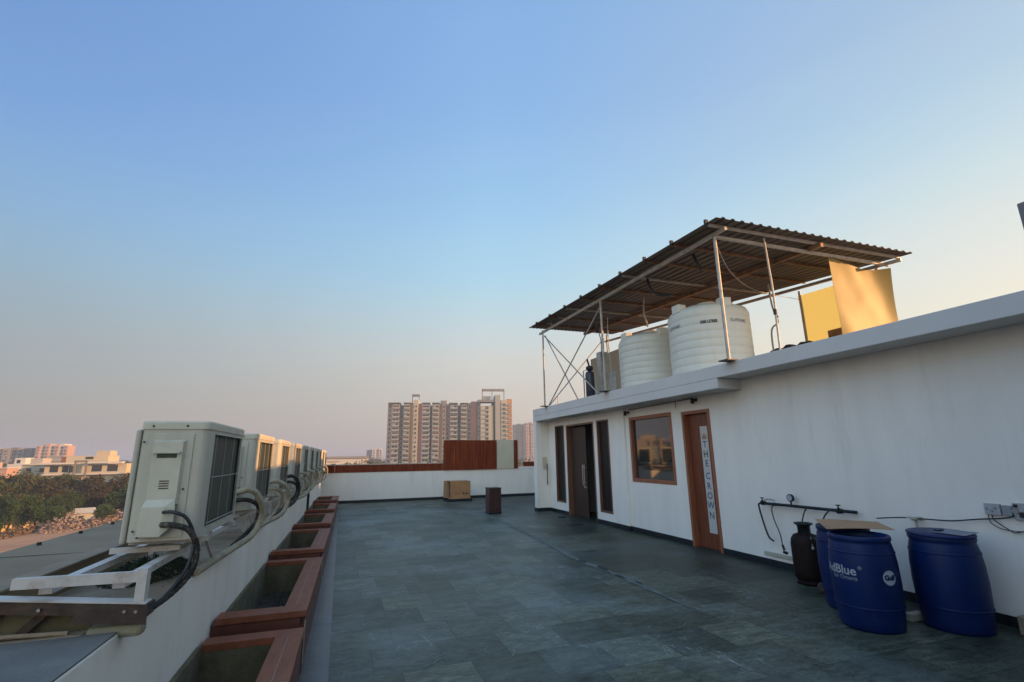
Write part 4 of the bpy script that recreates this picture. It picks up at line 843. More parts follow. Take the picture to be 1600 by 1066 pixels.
# condenser units ---------------------------------------------------
AW, AD, AH = 1.02, .36, .725
def make_ac(dark=False):
    t = empty('condenser_unit')
    W = AW; b_ = .035
    # casing: rounded near/back corners
    out = []
    def arc(cx, cy, r, a0, a1, n=5):
        for k_ in range(n+1):
            a = R(a0+(a1-a0)*k_/n); out.append((cx+r*math.cos(a), cy+r*math.sin(a)))
    arc(-AD+.03, .03, .03, 180, 270); arc(-.045, .045, .045, 270, 360); arc(-.02, W-.02, .02, 0, 90, 3); arc(-AD+.03, W-.03, .03, 90, 180, 3)
    n = len(out); f = MB(); vs = [(x,y,.03) for x,y in out] + [(x,y,AH-.045) for x,y in out]
    # leave the coil opening on the +x side
    fs = []
    for i in range(n):
        j = (i+1) % n
        if out[i][0] > -.001 and out[j][0] > -.001 and abs(out[j][1]-out[i][1]) > .3: continue
        fs.append((i, j, n+j, n+i))
    f.add(vs, fs, 0, False)
    f.add(vs[:n], [tuple(range(n))[::-1]])
    f.box(-.012, 0, .045, .15, .03, AH-.045); f.box(-.012, 0, W-.05, W-.02, .03, AH-.045); f.box(-.012,0,.15,W-.05,.03,.075); f.box(-.012,0,.15,W-.05,AH-.075,AH-.045)
    f.build('casing', MT['ac'], t)
    f = MB(); o_ = [(x*1.0+(.006 if x > -.1 else -.006), y + (.0 if .1 < y < W-.1 else (-.006 if y < .1 else .006))) for x, y in out]
    vs = [(x,y,AH-.048) for x,y in o_] + [(x,y,AH-.01) for x,y in o_] + [((x+AD/2)*.985-AD/2,(y-W/2)*.99+W/2,AH) for x,y in o_]
    f.add(vs, [(i,(i+1)%n,n+(i+1)%n,n+i) for i in range(n)] + [(n+i,n+(i+1)%n,2*n+(i+1)%n,2*n+i) for i in range(n)] + [tuple(range(2*n,3*n))])
    f.build('top_cover', MT['accover'], t)
    f = MB(); f.box(-.035, -.022, .12, W-.03, .05, AH-.06); f.build('coil', MT['fins'], t)
    f = MB()
    for k_ in range(4):
        y = .19 + (W-.27)*k_/3; f.tube([(.004,y,.06),(.004,y,AH-.06)], .0014, 5)
    for z in (.10, .38, .65): f.tube([(.008,.15,z),(.008,W-.05,z)], .0028, 5)
    f.build('wire_guard', MT['wire'], t)
    # fan side, towards the street
    f = MB(); f.box(-AD-.03,-AD-.001,.0,W,.02,AH-.05); f.build('front_panel', MT['ac'], t, .012)
    f = MB()
    for rr in (.06,.12,.18,.235): f.tube([(-AD-.036, W/2+rr*math.cos(a), AH/2+rr*math.sin(a)) for a in [2*math.pi*i/24 for i in range(25)]], .005, 5, cap=False)
    f.build('fan_guard', MT['black'], t)
    # side panel with raised electrical / valve cover
    f = MB(); f.box(-AD+.07,-.075,-.006,.001,.045,AH-.075); f.build('side_panel', MT['ac'], t, .004)
    prof = [(.22,-.016),(.225,-.045),(.60,-.045),(.615,-.012)]
    cv = MB()
    # upper flat cover
    cv.add([(-.285,-.008,.235),(-.115,-.008,.235),(-.115,-.008,.61),(-.285,-.008,.61),(-.275,-.030,.235),(-.125,-.030,.235),(-.125,-.030,.60),(-.275,-.030,.60)],
           [(4,5,6,7),(0,4,7,3),(1,2,6,5),(3,7,6,2),(0,1,5,4)])
    # flared lower hood over the valves
    cv.add([(-.272,-.0301,.265),(-.128,-.0301,.265),(-.168,-.058,.225),(-.285,-.058,.225),(-.292,-.060,.065),(-.175,-.062,.06),(-.118,-.045,.205),(-.122,-.045,.115),(-.292,-.006,.06),(-.118,-.006,.10),(-.285,-.006,.26)],
           [(0,3,2,1),(3,4,5,2),(1,2,6),(2,5,7,6),(0,10,8,4,3),(6,7,9)])
    c_ = cv.build('valve_cover', MT['accover'], t)
    f = MB()
    for k_ in range(4): f.box(-.222,-.172,-.0325,-.0305,.325+k_*.014,.331+k_*.014)
    f.build('vent_slots', MT['fins'], c_)
    f = MB(); f.box(-.252,-.15,-.0325,-.0305,.505,.530); f.build('handle_recess', MT['fins'], t)
    f = MB(); f.box(-.272,-.132,-.047,-.0305,.531,.541); f.build('handle', MT['accover'], t)
    f = MB()
    for (x,z) in ((-.30,AH-.03),(-.12,AH-.028),(-.335,.60),(-.325,.09),(-.10,.32),(-.30,.055)): f.disc((x,-.009,z), .006, 'y', 8, .006)
    f.build('screws', MT['black'], t)
    for y in (.15, W-.15):
        f = MB(); f.box(-AD-.02, .03, y-.03, y+.03, .0, .029); f.build('foot', MT['ac'], t)
    return t
ord_ = ['nearest','second','third','fourth','fifth','sixth','seventh','eighth','ninth','farthest']
A0 = make_ac()
XAC = .112
acs = []
for i in range(10):
    y = .14 + 1.72*i
    o = A0 if i == 0 else copy_tree(A0)
    o.location = (LO.x + XAC + .018*y, LO.y + y, 1.205); o.rotation_euler = (0,0,SKW + R(random.uniform(-.6,.6)))
    tag(o, {0:'nearest beige condenser, largest in the row, its valve cover side in full view'}.get(i, 'beige condenser, %s from the viewer in the row on the left parapet' % ord_[i]) if i < 9 else 'beige air conditioner condenser at the far end of the row on the left parapet',
        'air conditioner', 'condenser units along the left parapet')
    acs.append(o)
# pipe runs from each unit
def lp(x, y, z): return (LO.x + x + .018*y, LO.y + y, z)
rng = random.Random(21)
hose('pipe_bundle', [lp(-.06,.09,1.33),lp(.02,.03,1.33),lp(.10,.02,1.30),lp(.145,.05,1.20),lp(.14,.02,1.08),lp(.08,-.06,.99),lp(.03,-.30,.958),lp(.0,-.42,.95)], .0155, MT['insulgrey'],
     'dark taped bundle of pipes curling from the nearest condenser down to the ledge', 'pipe bundle', n=10)
hose('pipe_bundle', [lp(-.06,.09,1.40),lp(.01,.04,1.40),lp(.08,.04,1.36),lp(.125,.05,1.24),lp(.118,.0,1.1),lp(.06,-.1,.985),lp(.02,-.34,.953)], .010, MT['black'], 'thin black cable looping out of the nearest condenser', 'cable', n=8)
for i in range(1, 10):
    y = .14 + 1.72*i
    j = rng.uniform
    w1_, w2_ = j(.18,.26), j(.14,.2)
    m_ = MT['insulgrey'] if i in (3,) else MT['insul']
    hose('pipe_bundle', [lp(-.0,y-.10,1.40),lp(.12,y-.14,1.42),lp(w1_,y-.10,1.34),lp(w1_+.02,y-.02,1.18),lp(w1_-.03,y-.10,1.03),lp(.07,y-.35,.965),lp(.03,y-.75,.955),lp(.015,y-1.2,.955)],
         .026, m_, 'thick taped pipe arching out of the %s condenser of the row' % ord_[i] if i<9 else 'thick taped pipe arching out of the farthest condenser of the row', 'pipe', 'lagged pipes of the condensers', n=8)
    if i < 7:
        hose('pipe_bundle', [lp(-.0,y-.06,1.33),lp(.1,y-.10,1.33),lp(w2_,y-.06,1.27),lp(w2_-.01,y,1.14),lp(.10,y-.04,1.03),lp(.05,y-.3,.975)],
         .019, MT['insulgrey'] if i%2 else MT['insul'], 'thinner lower pipe bending out of the %s condenser of the row' % ord_[i], 'pipe', 'lagged pipes of the condensers', n=8)
f = MB(); f.tube([lp(.03,9.9,.95),lp(.05,9.9,.8),lp(.05,9.9,.1)], .028, 8); tag(f.build('drain_pipe', MT['black']), 'black drain pipe running down the left parapet behind the planters', 'pipe')

# planters ----------------------------------------------------------
PL = [(1.75,4.52),(4.72,7.42),(7.62,10.25),(10.45,12.95),(13.15,15.65),(15.85,18.4)]
lab_ = ['nearest red tiled planter trough, cut by the bottom edge of the photo','second red tiled planter trough from the viewer along the left parapet','third red tiled planter trough from the viewer along the left parapet',
        'fourth red tiled planter trough from the viewer along the left parapet','fifth red tiled planter trough from the viewer along the left parapet','farthest red tiled planter trough, in the far left corner of the terrace']
for i, (a, c) in enumerate(PL):
    xo = -.18 + .0165*(a-4.73); wl = -.895 + .018*(a-3.4)
    t = empty('planter_box', (xo, a, 0), SKW, label=lab_[i], cat='planter', group='red tiled planters along the left parapet')
    L = c - a; wi = xo - wl; zn, zf = .475, .405
    def zt(y): return zn + (zf-zn)*y/L
    # cap: three sides, sloping gently
    def cap(mb, x0,x1,y0,y1, th=.05, mi=0):
        vs = [(x0,y0,zt(y0)-th),(x1,y0,zt(y0)-th),(x1,y1,zt(y1)-th),(x0,y1,zt(y1)-th),(x0,y0,zt(y0)),(x1,y0,zt(y0)),(x1,y1,zt(y1)),(x0,y1,zt(y1))]
        mb.add(vs, [(0,3,2,1),(4,5,6,7),(0,1,5,4),(1,2,6,5),(2,3,7,6),(3,0,4,7)], mi)
    f = MB(); cap(f, -wi+.02, 0, -.01, .20); f.build('front_cap', MT['redtile'], t, .004)
    f = MB(); cap(f, -.19, .0, .202, L-.17); f.build('side_cap', MT['redtile'], t, .004)
    f = MB(); cap(f, -wi+.02, 0, L-.168, L); f.build('back_cap', MT['redtile'], t, .004)
    f = MB(); 
    for yy in [k_*.6+.5 for k_ in range(int((L-.6)/.6))]:
        f.add([(-.19,yy,zt(yy)+.0012),(0,yy,zt(yy)+.0012),(0,yy+.004,zt(yy)+.0012),(-.19,yy+.004,zt(yy)+.0012)],[(0,1,2,3)])
    f.add([(-.10,.2,zt(.2)+.0014),(-.097,.2,zt(.2)+.0014),(-.097,L-.17,zt(L-.17)+.0014),(-.10,L-.17,zt(L-.17)+.0014)],[(0,1,2,3)])
    f.build('tile_joint', MT['jointm'], t)
    f = MB(); f.box(-.05,-.012,.0,L-.01,.0,.36); f.box(-wi,-.051,.0,.10,.0,.42); f.box(-wi,-.051,L-.13,L-.01,.0,.35)
    f.build('side_tiles', MT['redside'], t)
    # rough inner lining
    f = MB(); f.box(-.18,-.052,.11,L-.14,.0,.355); f.box(-wi+.0,-.182,.11,.19,.0,.42); f.box(-wi,-.182,L-.165,L-.14,.0,.36); f.box(-wi,-wi+.03,.191,L-.166,.0,.40)
    f.build('cement_lining', MT['olive'], t)
    f = MB(); f.box(-wi+.031,-.183,.191,L-.166,.0,.05); f.build('soil', MT['soil'], t)
    f = MB(); lr = random.Random(40+i)
    for q_ in range(46):
        x_, y_, s_ = lr.uniform(-wi+.05,-.22), lr.uniform(.25,L-.25), lr.uniform(.012,.045); a_ = lr.random()*6.28
        f.add([(x_+s_*math.cos(a_+c_), y_+s_*math.sin(a_+c_)*.5, .052+lr.random()*.03) for c_ in (0,1.6,3.1,4.7)], [(0,1,2,3)])
    for q_ in range(5):
        x_, y_ = lr.uniform(-wi+.1,-.25), lr.uniform(.3,L-.3); f.tube([(x_,y_,.05),(x_+lr.uniform(-.05,.05),y_+lr.uniform(-.05,.05),.16),(x_+lr.uniform(-.1,.1),y_+lr.uniform(-.1,.1),.28)], .004, 5)
    tag(f.build('dead_leaves', MT['bark'], t), kind='stuff')
    f = MB(); f.box(-.0105,-.004,.0,.012,.08,.40); f.build('corner_strip', MT['pvc'], t)

# ------------------------------------------------------------------ vegetation
def tree_meshes(seed, h, cr, leafmat, nleaf=5200, ls=.62, flat=.8):
    r_ = random.Random(seed)
    tb = MB(); th = h*.3
    tb.tube([(0,0,0),(r_.uniform(-.2,.2),r_.uniform(-.2,.2),th*.5),(r_.uniform(-.3,.3),r_.uniform(-.3,.3),th)], .2, 7, rr=[.26,.19,.15])
    cl = []
    for k_ in range(11):
        a = r_.random()*6.283; d = cr*r_.uniform(.1,.72); z = h*r_.uniform(.32,.86)
        c_ = Vector((d*math.cos(a), d*math.sin(a), z)); cl.append((c_, cr*r_.uniform(.34,.54)))
        if k_ < 7: tb.tube([(0,0,th*.9),(c_.x*.5,c_.y*.5,(th+z)/2*.97),tuple(c_)], .08, 5, rr=[.12,.07,.03])
    cb = MB(); vs = []; fs = []
    for k_ in range(nleaf):
        c_, rad = cl[r_.randrange(len(cl))]
        d = Vector((r_.gauss(0,1), r_.gauss(0,1), r_.gauss(0,1))).normalized()*rad*(r_.random()**.4)
        p = c_ + Vector((d.x, d.y, d.z*flat)); s_ = ls*r_.uniform(.5,1.2)
        n_ = Vector((r_.gauss(0,1), r_.gauss(0,1), r_.gauss(0,1)+.6)).normalized(); e = n_.orthogonal().normalized(); g = n_.cross(e)
        th_ = r_.random()*6.28; e, g = e*math.cos(th_)+g*math.sin(th_), g*math.cos(th_)-e*math.sin(th_)
        b0 = len(vs); vs += [p-e*s_*.5, p-g*s_*.3, p+e*s_*.5, p+g*s_*.3]; fs.append((b0,b0+1,b0+2,b0+3))
    cb.add(vs, fs)
    return tb, cb
def make_tree(name, seed, h, cr, leafmat, **k):
    t = empty(name); tb, cb = tree_meshes(seed, h, cr, leafmat, **k)
    tb.build('trunk', MT['bark'], t); cb.build('crown', leafmat, t); return t
protos = [make_tree('olive_tree', 1, 9, 5.2, MT['leafA']), make_tree('green_tree', 2, 8.5, 4.6, MT['leafB']), make_tree('brown_tree', 3, 8.5, 5.0, MT['leafC']),
          make_tree('olive_tree', 4, 10, 5.6, MT['leafA']), make_tree('slim_tree', 5, 6.0, 1.7, MT['leafB'], nleaf=2400, ls=.34, flat=1.5)]
used = [False]*5
def put(k_, x, y, s, lab, group, z=G0, sz=1.0):
    o = protos[k_] if not used[k_] else copy_tree(protos[k_]); used[k_] = True
    o.location = (x, y, z); o.rotation_euler = (0,0,random.random()*6.28); o.scale = (s, s, s*sz)
    tag(o, lab, 'tree', group); return o
# big trees beyond the lane, far row to near row
spots = [(-118,178,0,1.15),(-108,180,3,1.1),(-98,176,0,1.1),(-90,170,0,1.05),(-80,166,3,1.0),(-72,170,0,1.0),(-64,168,2,1.0),(-56,170,2,1.05),(-48,172,1,1.05),(-40,176,1,1.0),
         (-104,158,0,1.0),(-94,154,3,.95),(-84,150,0,.95),(-76,152,0,.9),(-66,152,2,.95),(-58,156,2,.9),(-50,158,1,.95),(-42,160,1,.9),(-112,140,1,.9),
         (-64,134,1,.55),(-56,130,1,.55),(-48,134,1,.5),(-34,150,0,.9),(-28,172,0,1.0),(-132,190,0,1.1),(-122,160,3,1.0)]
nm = {0:'olive',1:'dark green',2:'brownish',3:'broad olive'}
spots += [(-52,152,1,.5),(-44,150,2,.5),(-41,148,1,.55),(-39,146,2,.6),(-57,158,0,.6),(-62,143,1,.6),(-68,146,0,.65),(-74,144,1,.6),(-35,140,1,.5),(-31,146,0,.7),(-80,146,0,.7),(-45,149,0,.7),(-50,150,1,.7)]
for (x,y,k_,s) in spots:
    row = 'back' if y > 163 else ('middle' if y > 145 else 'front')
    put(k_, x, y, s*1.12, '%s leafed tree in the %s of the tree belt beyond the lane at left' % (nm[k_], row), 'trees beyond the lane, %s %s' % (nm[k_], row))
for i, (x,y) in enumerate([(-60.8,122),(-60.6,127),(-60.2,131),(-60,135.5),(-59.5,140),(-59,145),(-58.5,150),(-66,128),(-66,135)]):
    put(4, x, y, .95+.12*((i*7)%3), 'slim dark green tree in the row in front of the cream boundary wall', 'slim trees along the boundary wall')
# far-off belt seen past the end parapet
r_ = random.Random(9); cb = MB(); vs = []; fs = []
for k_ in range(9000):
    y = r_.uniform(230,325); x = r_.uniform(-30, 175)*(y/300); hh = 6.5 + 2.2*math.sin(x*.13) + 1.5*math.sin(x*.05+y*.1)
    z = G0 + r_.uniform(2, hh+1.5); s_ = 1.3; n_ = Vector((r_.gauss(0,1), r_.gauss(0,1), r_.gauss(0,1))).normalized(); e = n_.orthogonal().normalized(); g = n_.cross(e)
    p = Vector((x,y,z)); b0 = len(vs); vs += [p-e*s_*.6, p-g*s_*.45, p+e*s_*.6, p+g*s_*.45]; fs.append((b0,b0+1,b0+2,b0+3))
cb.add(vs, fs); tag(cb.build('far_wood', mat('far_leaves',(0.05,0.055,0.02),.9,col2=(0.12,0.12,0.035),vscale=.06,spec=.1)), 'belt of distant trees in front of the apartment towers', 'woodland', kind='stuff')
cb = MB(); vs = []; fs = []
for k_ in range(9000):
    a = r_.uniform(-60, 20); D = r_.uniform(520, 1100); x = D*math.sin(R(a)); y = D*math.cos(R(a)); z = G0 + r_.uniform(0, 9 + 3*math.sin(a*.9)); s_ = 5
    n_ = Vector((r_.gauss(0,1), r_.gauss(0,1), r_.gauss(0,1))).normalized(); e = n_.orthogonal().normalized(); g = n_.cross(e)
    p = Vector((x,y,z)); b0 = len(vs); vs += [p-e*s_*.6, p-g*s_*.45, p+e*s_*.6, p+g*s_*.45]; fs.append((b0,b0+1,b0+2,b0+3))
cb.add(vs, fs); tag(cb.build('horizon_wood', mat('horizon_leaves',(0.05,0.055,0.03),.9,spec=.1)), 'low belt of trees on the horizon', 'woodland', kind='stuff')

# boundary wall and rubble by the lane
f = MB(); f.bar((-63,117,G0+1.2),(-60.5,142,G0+1.2),.3,2.4); tag(f.build('boundary_wall', mat('cream_wall',(0.6,0.48,0.27),.85,var=.15,vscale=.4)), 'low cream boundary wall along the dirt lane at left', 'boundary wall')
r_ = random.Random(31)
rub = mat('rubble_m',(0.33,0.25,0.22),.9,col2=(0.15,0.12,0.10),vscale=.8)
def heap(name, cx, cy, rx, ry, h, n_, lab, m, sz=.6):
    f = MB()
    for k_ in range(n_):
        a = r_.random()*6.283; q = math.sqrt(r_.random()); x = cx+rx*q*math.cos(a); y = cy+ry*q*math.sin(a); z = G0+r_.random()*h*(1-q*q)+.1
        d = Vector((r_.uniform(-1,1),r_.uniform(-1,1),r_.uniform(-.4,.4))).normalized()*sz*r_.uniform(.3,1.1); f.bar(Vector((x,y,z))-d*.5, Vector((x,y,z))+d*.5, sz*r_.uniform(.2,.7), sz*r_.uniform(.1,.5))
    tag(f.build(name, m), lab, 'rubble', kind='stuff')
heap('rubble_heap', -53, 131, 3.6, 7, 3.2, 420, 'pinkish heap of broken masonry beside the lane', rub)
heap('rubble_heap', -48, 138, 4, 8, 2.8, 420, 'long pale heap of rubble behind the metal cladding', rub)
heap('brush_heap', -58, 125, 2, 8, 1.5, 260, 'low dark brush and scrap at the foot of the boundary wall', mat('brush_m',(0.06,0.06,0.04),.9,col2=(0.2,0.12,0.06),vscale=.7))
f = MB(); f.box(-2.5,2.5,-1.5,1.5,0,1.8); f.add([(-2.8,-1.8,1.8),(2.8,-1.8,1.8),(2.8,1.8,1.8),(-2.8,1.8,1.8),(-2.4,0,2.9),(2.4,0,2.9)],[(0,1,5,4),(2,3,4,5),(1,2,5),(3,0,4)])
o = f.build('canvas_tent', mat('canvas',(0.42,0.42,0.36),.8,var=.1)); o.location = (-56.5,146,G0); o.rotation_euler=(0,0,.3); tag(o, 'pale canvas covered hut behind the masonry heap', 'hut')

# ------------------------------------------------------------------ buildings
def bm(name, c, var=.06): return mat(name, c, .85, var=var, vscale=.05)
BM = dict(pink=bm('pink_render',(0.36,0.17,0.13)), cream=bm('cream_render',(0.48,0.42,0.31)), grey=bm('grey_render',(0.24,0.24,0.23)), white=bm('white_render',(0.55,0.53,0.49)), dark=bm('dark_render',(0.17,0.17,0.17)),
          orange=bm('sunlit_edge_render',(0.55,0.26,0.12)), pinkl=bm('light_pink_render',(0.46,0.30,0.24)), slab=bm('slab_render',(0.38,0.36,0.32)), glass=mat('window_dark',(0.03,0.035,0.04),.25), brown=bm('brown_roof',(0.2,0.09,0.06)))  # orange: warm sunlight painted into the lit edge columns
def win_mesh(w_, h_, style='win', v=0):
    f = MB()
    f.add([(0,-.14,0),(w_,-.14,0),(w_,-.14,h_),(0,-.14,h_)],[(0,1,2,3)],1)
    t_ = .09
    f.box(0,w_,-.28,-.15,0,t_); f.box(0,w_,-.28,-.15,h_-t_,h_); f.box(0,t_,-.28,-.15,t_,h_-t_); f.box(w_-t_,w_,-.28,-.15,t_,h_-t_)
    if w_ > 1.4: f.box(w_/2-t_/2,w_/2+t_/2,-.26,-.15,t_,h_-t_)
    if style == 'balc':
        f.box(-.15,w_+.15,-1.1,-.02,-.25,-.1,0); f.box(-.15,w_+.15,-1.12,-1.04,-.1,.75,2); f.box(-.15,-.08,-1.04,-.09,-.1,.75,2); f.box(w_+.08,w_+.15,-1.04,-.09,-.1,.75,2)
    if v == 1: f.box(w_*.1, w_*.5, -.149, -.141, h_*.1, h_*.9, 2)
    if v == 2: f.box(w_*.55, w_*.95, -.6, -.28, .05, .6, 0); f.box(w_*.08, w_*.35, -.149, -.141, h_*.1, h_*.9, 3)
    if v == 3: f.box(w_*.05, w_*.95, -.149, -.141, h_*.55, h_*.93, 3)
    me = bpy.data.meshes.new('window'); me.from_pydata(f.v, [], f.f); me.polygons.foreach_set('material_index', f.m)
    for m in (BM['white'], BM['glass'], BM['slab'], BM['brown']): me.materials.append(m)
    return me
def tower(name, lab, loc, cols, z1, nfl, fh=3.0, rz_=0, group=None, roof=()):
    """cols: (x0, x1, front offset, material, window spec or None, extra height)"""
    t = empty(name, loc, rz_, label=lab, cat='apartment tower', group=group)
    byM = {}
    for (x0,x1,off,m,ws,eh) in cols:
        byM.setdefault(m, MB()).box(x0,x1,off,off+14 if x1-x0 > 1.5 else off+12,0,z1+eh)
    for m, f in byM.items(): f.build('wall', BM[m], t)
    cnt = 0; meshes = {}; rest = MB(); wrng = random.Random(len(lab))
    for (x0,x1,off,m,ws,eh) in cols:
        if not ws: continue
        ww, wh, style, every = ws
        for v_ in range(4):
            if (ww,wh,style,v_) not in meshes: meshes[(ww,wh,style,v_)] = win_mesh(ww,wh,style,v_)
        for k_ in range(nfl):
            z = z1 + eh - 1.0 - wh - k_*fh - (eh if eh > 0 else 0)
            if z < .5: break
            mk = (ww,wh,style,wrng.choice((0,0,0,1,2,3)))
            if cnt < 100:
                o = bpy.data.objects.new('window', meshes[mk]); link(o, t); o.location = ((x0+x1)/2-ww/2, off, z); cnt += 1
            else:
                me = meshes[mk]; dx = (x0+x1)/2-ww/2
                for p in me.polygons: rest.add([(me.vertices[i].co.x+dx, me.vertices[i].co.y+off, me.vertices[i].co.z+z) for i in p.vertices], [tuple(range(len(p.vertices)))], p.material_index)
    if rest.v: tag(rest.build('window', [BM['white'], BM['glass'], BM['slab'], BM['brown']], t), kind='stuff')
    for (nm_, bx, m) in roof:
        f = MB()
        for q in bx: f.box(*q)
        f.build(nm_, BM[m], t)
    return t
u = lambda c: (c-45)*.0673          # metres along the facade of the big block
W2 = (1.3,1.7,'win',1); W3 = (1.8,1.9,'win',1)
Dt = 340; X0 = 28.6
def zc_(c): return (c-220)*-.0668     # crop rows above the parapet line of the left block
ZT = 48.6
tower('apartment_tower', 'left wing of the big apartment block, pinkish edge and rows of balconies', (X0,Dt,G0),
  [(u(45),u(90),1.2,'pinkl',W2,0),(u(90),u(163),0,'slab',(4.0,2.1,'balc',1),0),(u(163),u(205),3,'grey',W2,-.6),(u(205),u(268),0,'slab',(3.6,2.1,'balc',1),0),(u(268),u(300),1.2,'orange',None,.6),
   (u(300),u(350),-.5,'cream',(1.3,1.7,'win',1),2.6),(u(350),u(386),1.0,'pink',None,.2)], ZT, 15,
  rz_=R(-11), roof=[('roof_slab', [(u(48),u(163)+.4,-1.0,10,ZT+.3,ZT+.8),(u(200),u(275),-1.0,10,ZT+.3,ZT+.8)], 'dark'),
        ('roof_frame', [(u(282),u(290),1,1.6,ZT,ZT+6),(u(282),u(358),1,1.6,ZT+5,ZT+6.6),(u(352),u(358),1,1.6,ZT+3,ZT+6)], 'dark')])
tower('apartment_tower', 'middle wing of the big apartment block, between the cream and grey stair shafts', (X0,Dt+.2,G0),
  [(u(387),u(468),0,'slab',(4.4,2.1,'balc',1),0),(u(468),u(490),3,'dark',W2,-.6),(u(490),u(564),0,'slab',(3.9,2.1,'balc',1),0),(u(564),u(590),1.2,'orange',None,.2),(u(590),u(630),-.3,'grey',(1.3,1.7,'win',1),2.2),
   (u(630),u(666),1.0,'pink',W2,.0)], ZT-.2, 15,
  rz_=R(-11), roof=[('roof_slab', [(u(385),u(468),-1.0,10,ZT+.2,ZT+.8),(u(488),u(566),-1.0,10,ZT+.2,ZT+.8)], 'dark'), ('stair_head', [(u(572),u(638),2,8,ZT,ZT+2.6)], 'slab')])
tower('apartment_tower', 'right grey wing of the big apartment block behind the wood screen', (X0,Dt+.4,G0),
  [(u(667),u(752),0,'grey',(4.4,2.1,'balc',1),0),(u(752),u(780),3,'dark',W2,-.6),(u(780),u(846),0,'grey',(3.6,2.1,'balc',1),0),(u(846),u(890),2,'grey',W3,.8),(u(890),u(948),1.5,'pink',None,1.9)], ZT-.1, 15,
  rz_=R(-11), roof=[('roof_slab', [(u(660),u(750),-1.0,10,ZT+.2,ZT+.7),(u(775),u(850),-1.0,10,ZT+.2,ZT+.7)], 'dark')])
Z2 = ZT + 1.2
tower('apartment_tower', 'tall cream apartment tower with a frame on its roof, lit orange at its right end', (X0,Dt,G0),
  [(u(952),u(985),1,'grey',W2,0),(u(985),u(1030),0,'cream',None,-2.5),(u(1030),u(1066),.5,'grey',(1.9,2.1,'balc',1),-2.6),(u(1066),u(1116),0,'cream',None,-2.5),(u(1116),u(1136),4,'dark',W2,0),(u(1136),u(1190),-.5,'slab',None,5),
   (u(1196),u(1262),-.5,'cream',(2.2,1.4,'win',1),1.4),(u(1262),u(1312),-.2,'orange',(1.8,1.4,'balc',1),2.2)], Z2, 15,
  rz_=R(-11), roof=[('roof_slab', [(u(955),u(1120),-1,9,Z2,Z2+1.6)], 'grey'), ('lift_room', [(u(1005),u(1090),1,7,Z2+1.6,Z2+4.4)], 'slab'),
        ('roof_frame', [(u(1000),u(1008),2,2.6,Z2,Z2+9),(u(1103),u(1110),2,2.6,Z2,Z2+9),(u(1230),u(1238),2,2.6,Z2,Z2+9),(u(1000),u(1238),2,2.6,Z2+7.8,Z2+9.6)], 'grey')])
# distant towers
def simple_tower(lab, x, y, wd, hh, m, m2, nfl, ncol, group=None, rz_=0, fh=3.0, wh=2.0):
    cols = []; cw = wd/ncol
    for k_ in range(ncol): cols.append((k_*cw, (k_+1)*cw, (k_%2)*1.2, m if k_%2 == 0 else m2, (cw*.55, wh, 'win', 1) if nfl else None, (k_%3)*.8))
    return tower('apartment_tower', lab, (x,y,G0), cols, hh, nfl, fh=fh, rz_=rz_, group=group)
simple_tower('hazy pale tower just right of the big block, half behind the penthouse end', 276, 780, 18, 63, 'grey', 'dark', 11, 5, fh=5.2, wh=3.4)
simple_tower('hazy pinkish tower touching the penthouse corner', 292, 770, 30, 65, 'pinkl', 'grey', 11, 7, fh=5.2, wh=3.6)
simple_tower('pink and white tower block beyond the trees at left', -278, 602, 25, 28.5, 'pinkl', 'white', 8, 7)
simple_tower('long dark tower block at the far left edge', -328, 610, 43, 25.5, 'grey', 'dark', 7, 8)
simple_tower('tiny white tower on the skyline left of the big block', 52, 890, 17, 26, 'white', 'cream', 6, 3)
simple_tower('tiny grey tower on the skyline behind the white one', 44, 905, 9, 25, 'grey', 'dark', 6, 2)
# blocks seen only in the window reflection and when stepping aside
for i, (x, y, wd, hh) in enumerate([(-172,190,18,18),(-152,192,12,22),(-138,190,10,17),(-126,188,9,20),(-196,180,20,16)]):
    simple_tower('cream apartment block left of the photo frame', x, y, wd, hh, 'cream', 'slab', 5, 4, group='blocks left of the frame', rz_=R(15))
# houses at left
def house(lab, x, y, parts, wins, name='house', rz_=0):
    t = empty(name, (x,y,G0), rz_, label=lab, cat='house')
    for (nm_, q, m) in parts: f = MB(); f.box(*q); f.build(nm_, BM[m], t)
    for (wx,wz,ww,wh,wy) in wins:
        f = MB(); f.add([(wx,wy-.03,wz),(wx+ww,wy-.03,wz),(wx+ww,wy-.03,wz+wh),(wx,wy-.03,wz+wh)],[(0,1,2,3)],1); f.box(wx-.1,wx+ww+.1,wy-.12,wy-.031,wz-.12,wz); f.box(wx-.1,wx+ww+.1,wy-.12,wy-.031,wz+wh,wz+wh+.12); f.build('window', [BM['white'], BM['glass']], t)
    return t
house('large cream modern house with dark framed portal beyond the trees', -98, 220,
  [('wall',(0,24,0,12,0,12.5),'cream'),('upper_wall',(5,17.5,1.5,11,12.5,15.4),'cream'),('stair_wall',(13.5,17.6,2,8,15.4,17.2),'cream'),('brick_wall',(3.6,5,1.4,11,12.5,15.2),'brown'),
   ('portal_frame',(8.7,9.2,-1.4,-.8,4,13.2),'dark'),('portal_frame',(12.1,12.6,-1.4,-.8,4,13.2),'dark'),('portal_top',(8.7,12.6,-1.4,-.8,13.2,13.8),'dark'),('roof_slab',(-.8,8.7,-1.6,.5,12.5,13.1),'white'),('roof_slab',(12.6,23,-1.6,.5,12.7,13.3),'white'),
   ('lower_slab',(-.8,24,-1.2,.5,8.8,9.2),'white')],
  [(1.5,9.8,2.4,2.2,0),(5,9.8,1.8,2.2,0),(7,9.6,1.6,2.4,0),(13.6,9.8,3,2.3,0),(18.2,9.8,3.2,2.3,0),(1.5,5.6,2.4,2,0),(14,5.6,3,2,0),(10.6,14.2,2.4,.9,1.5)])
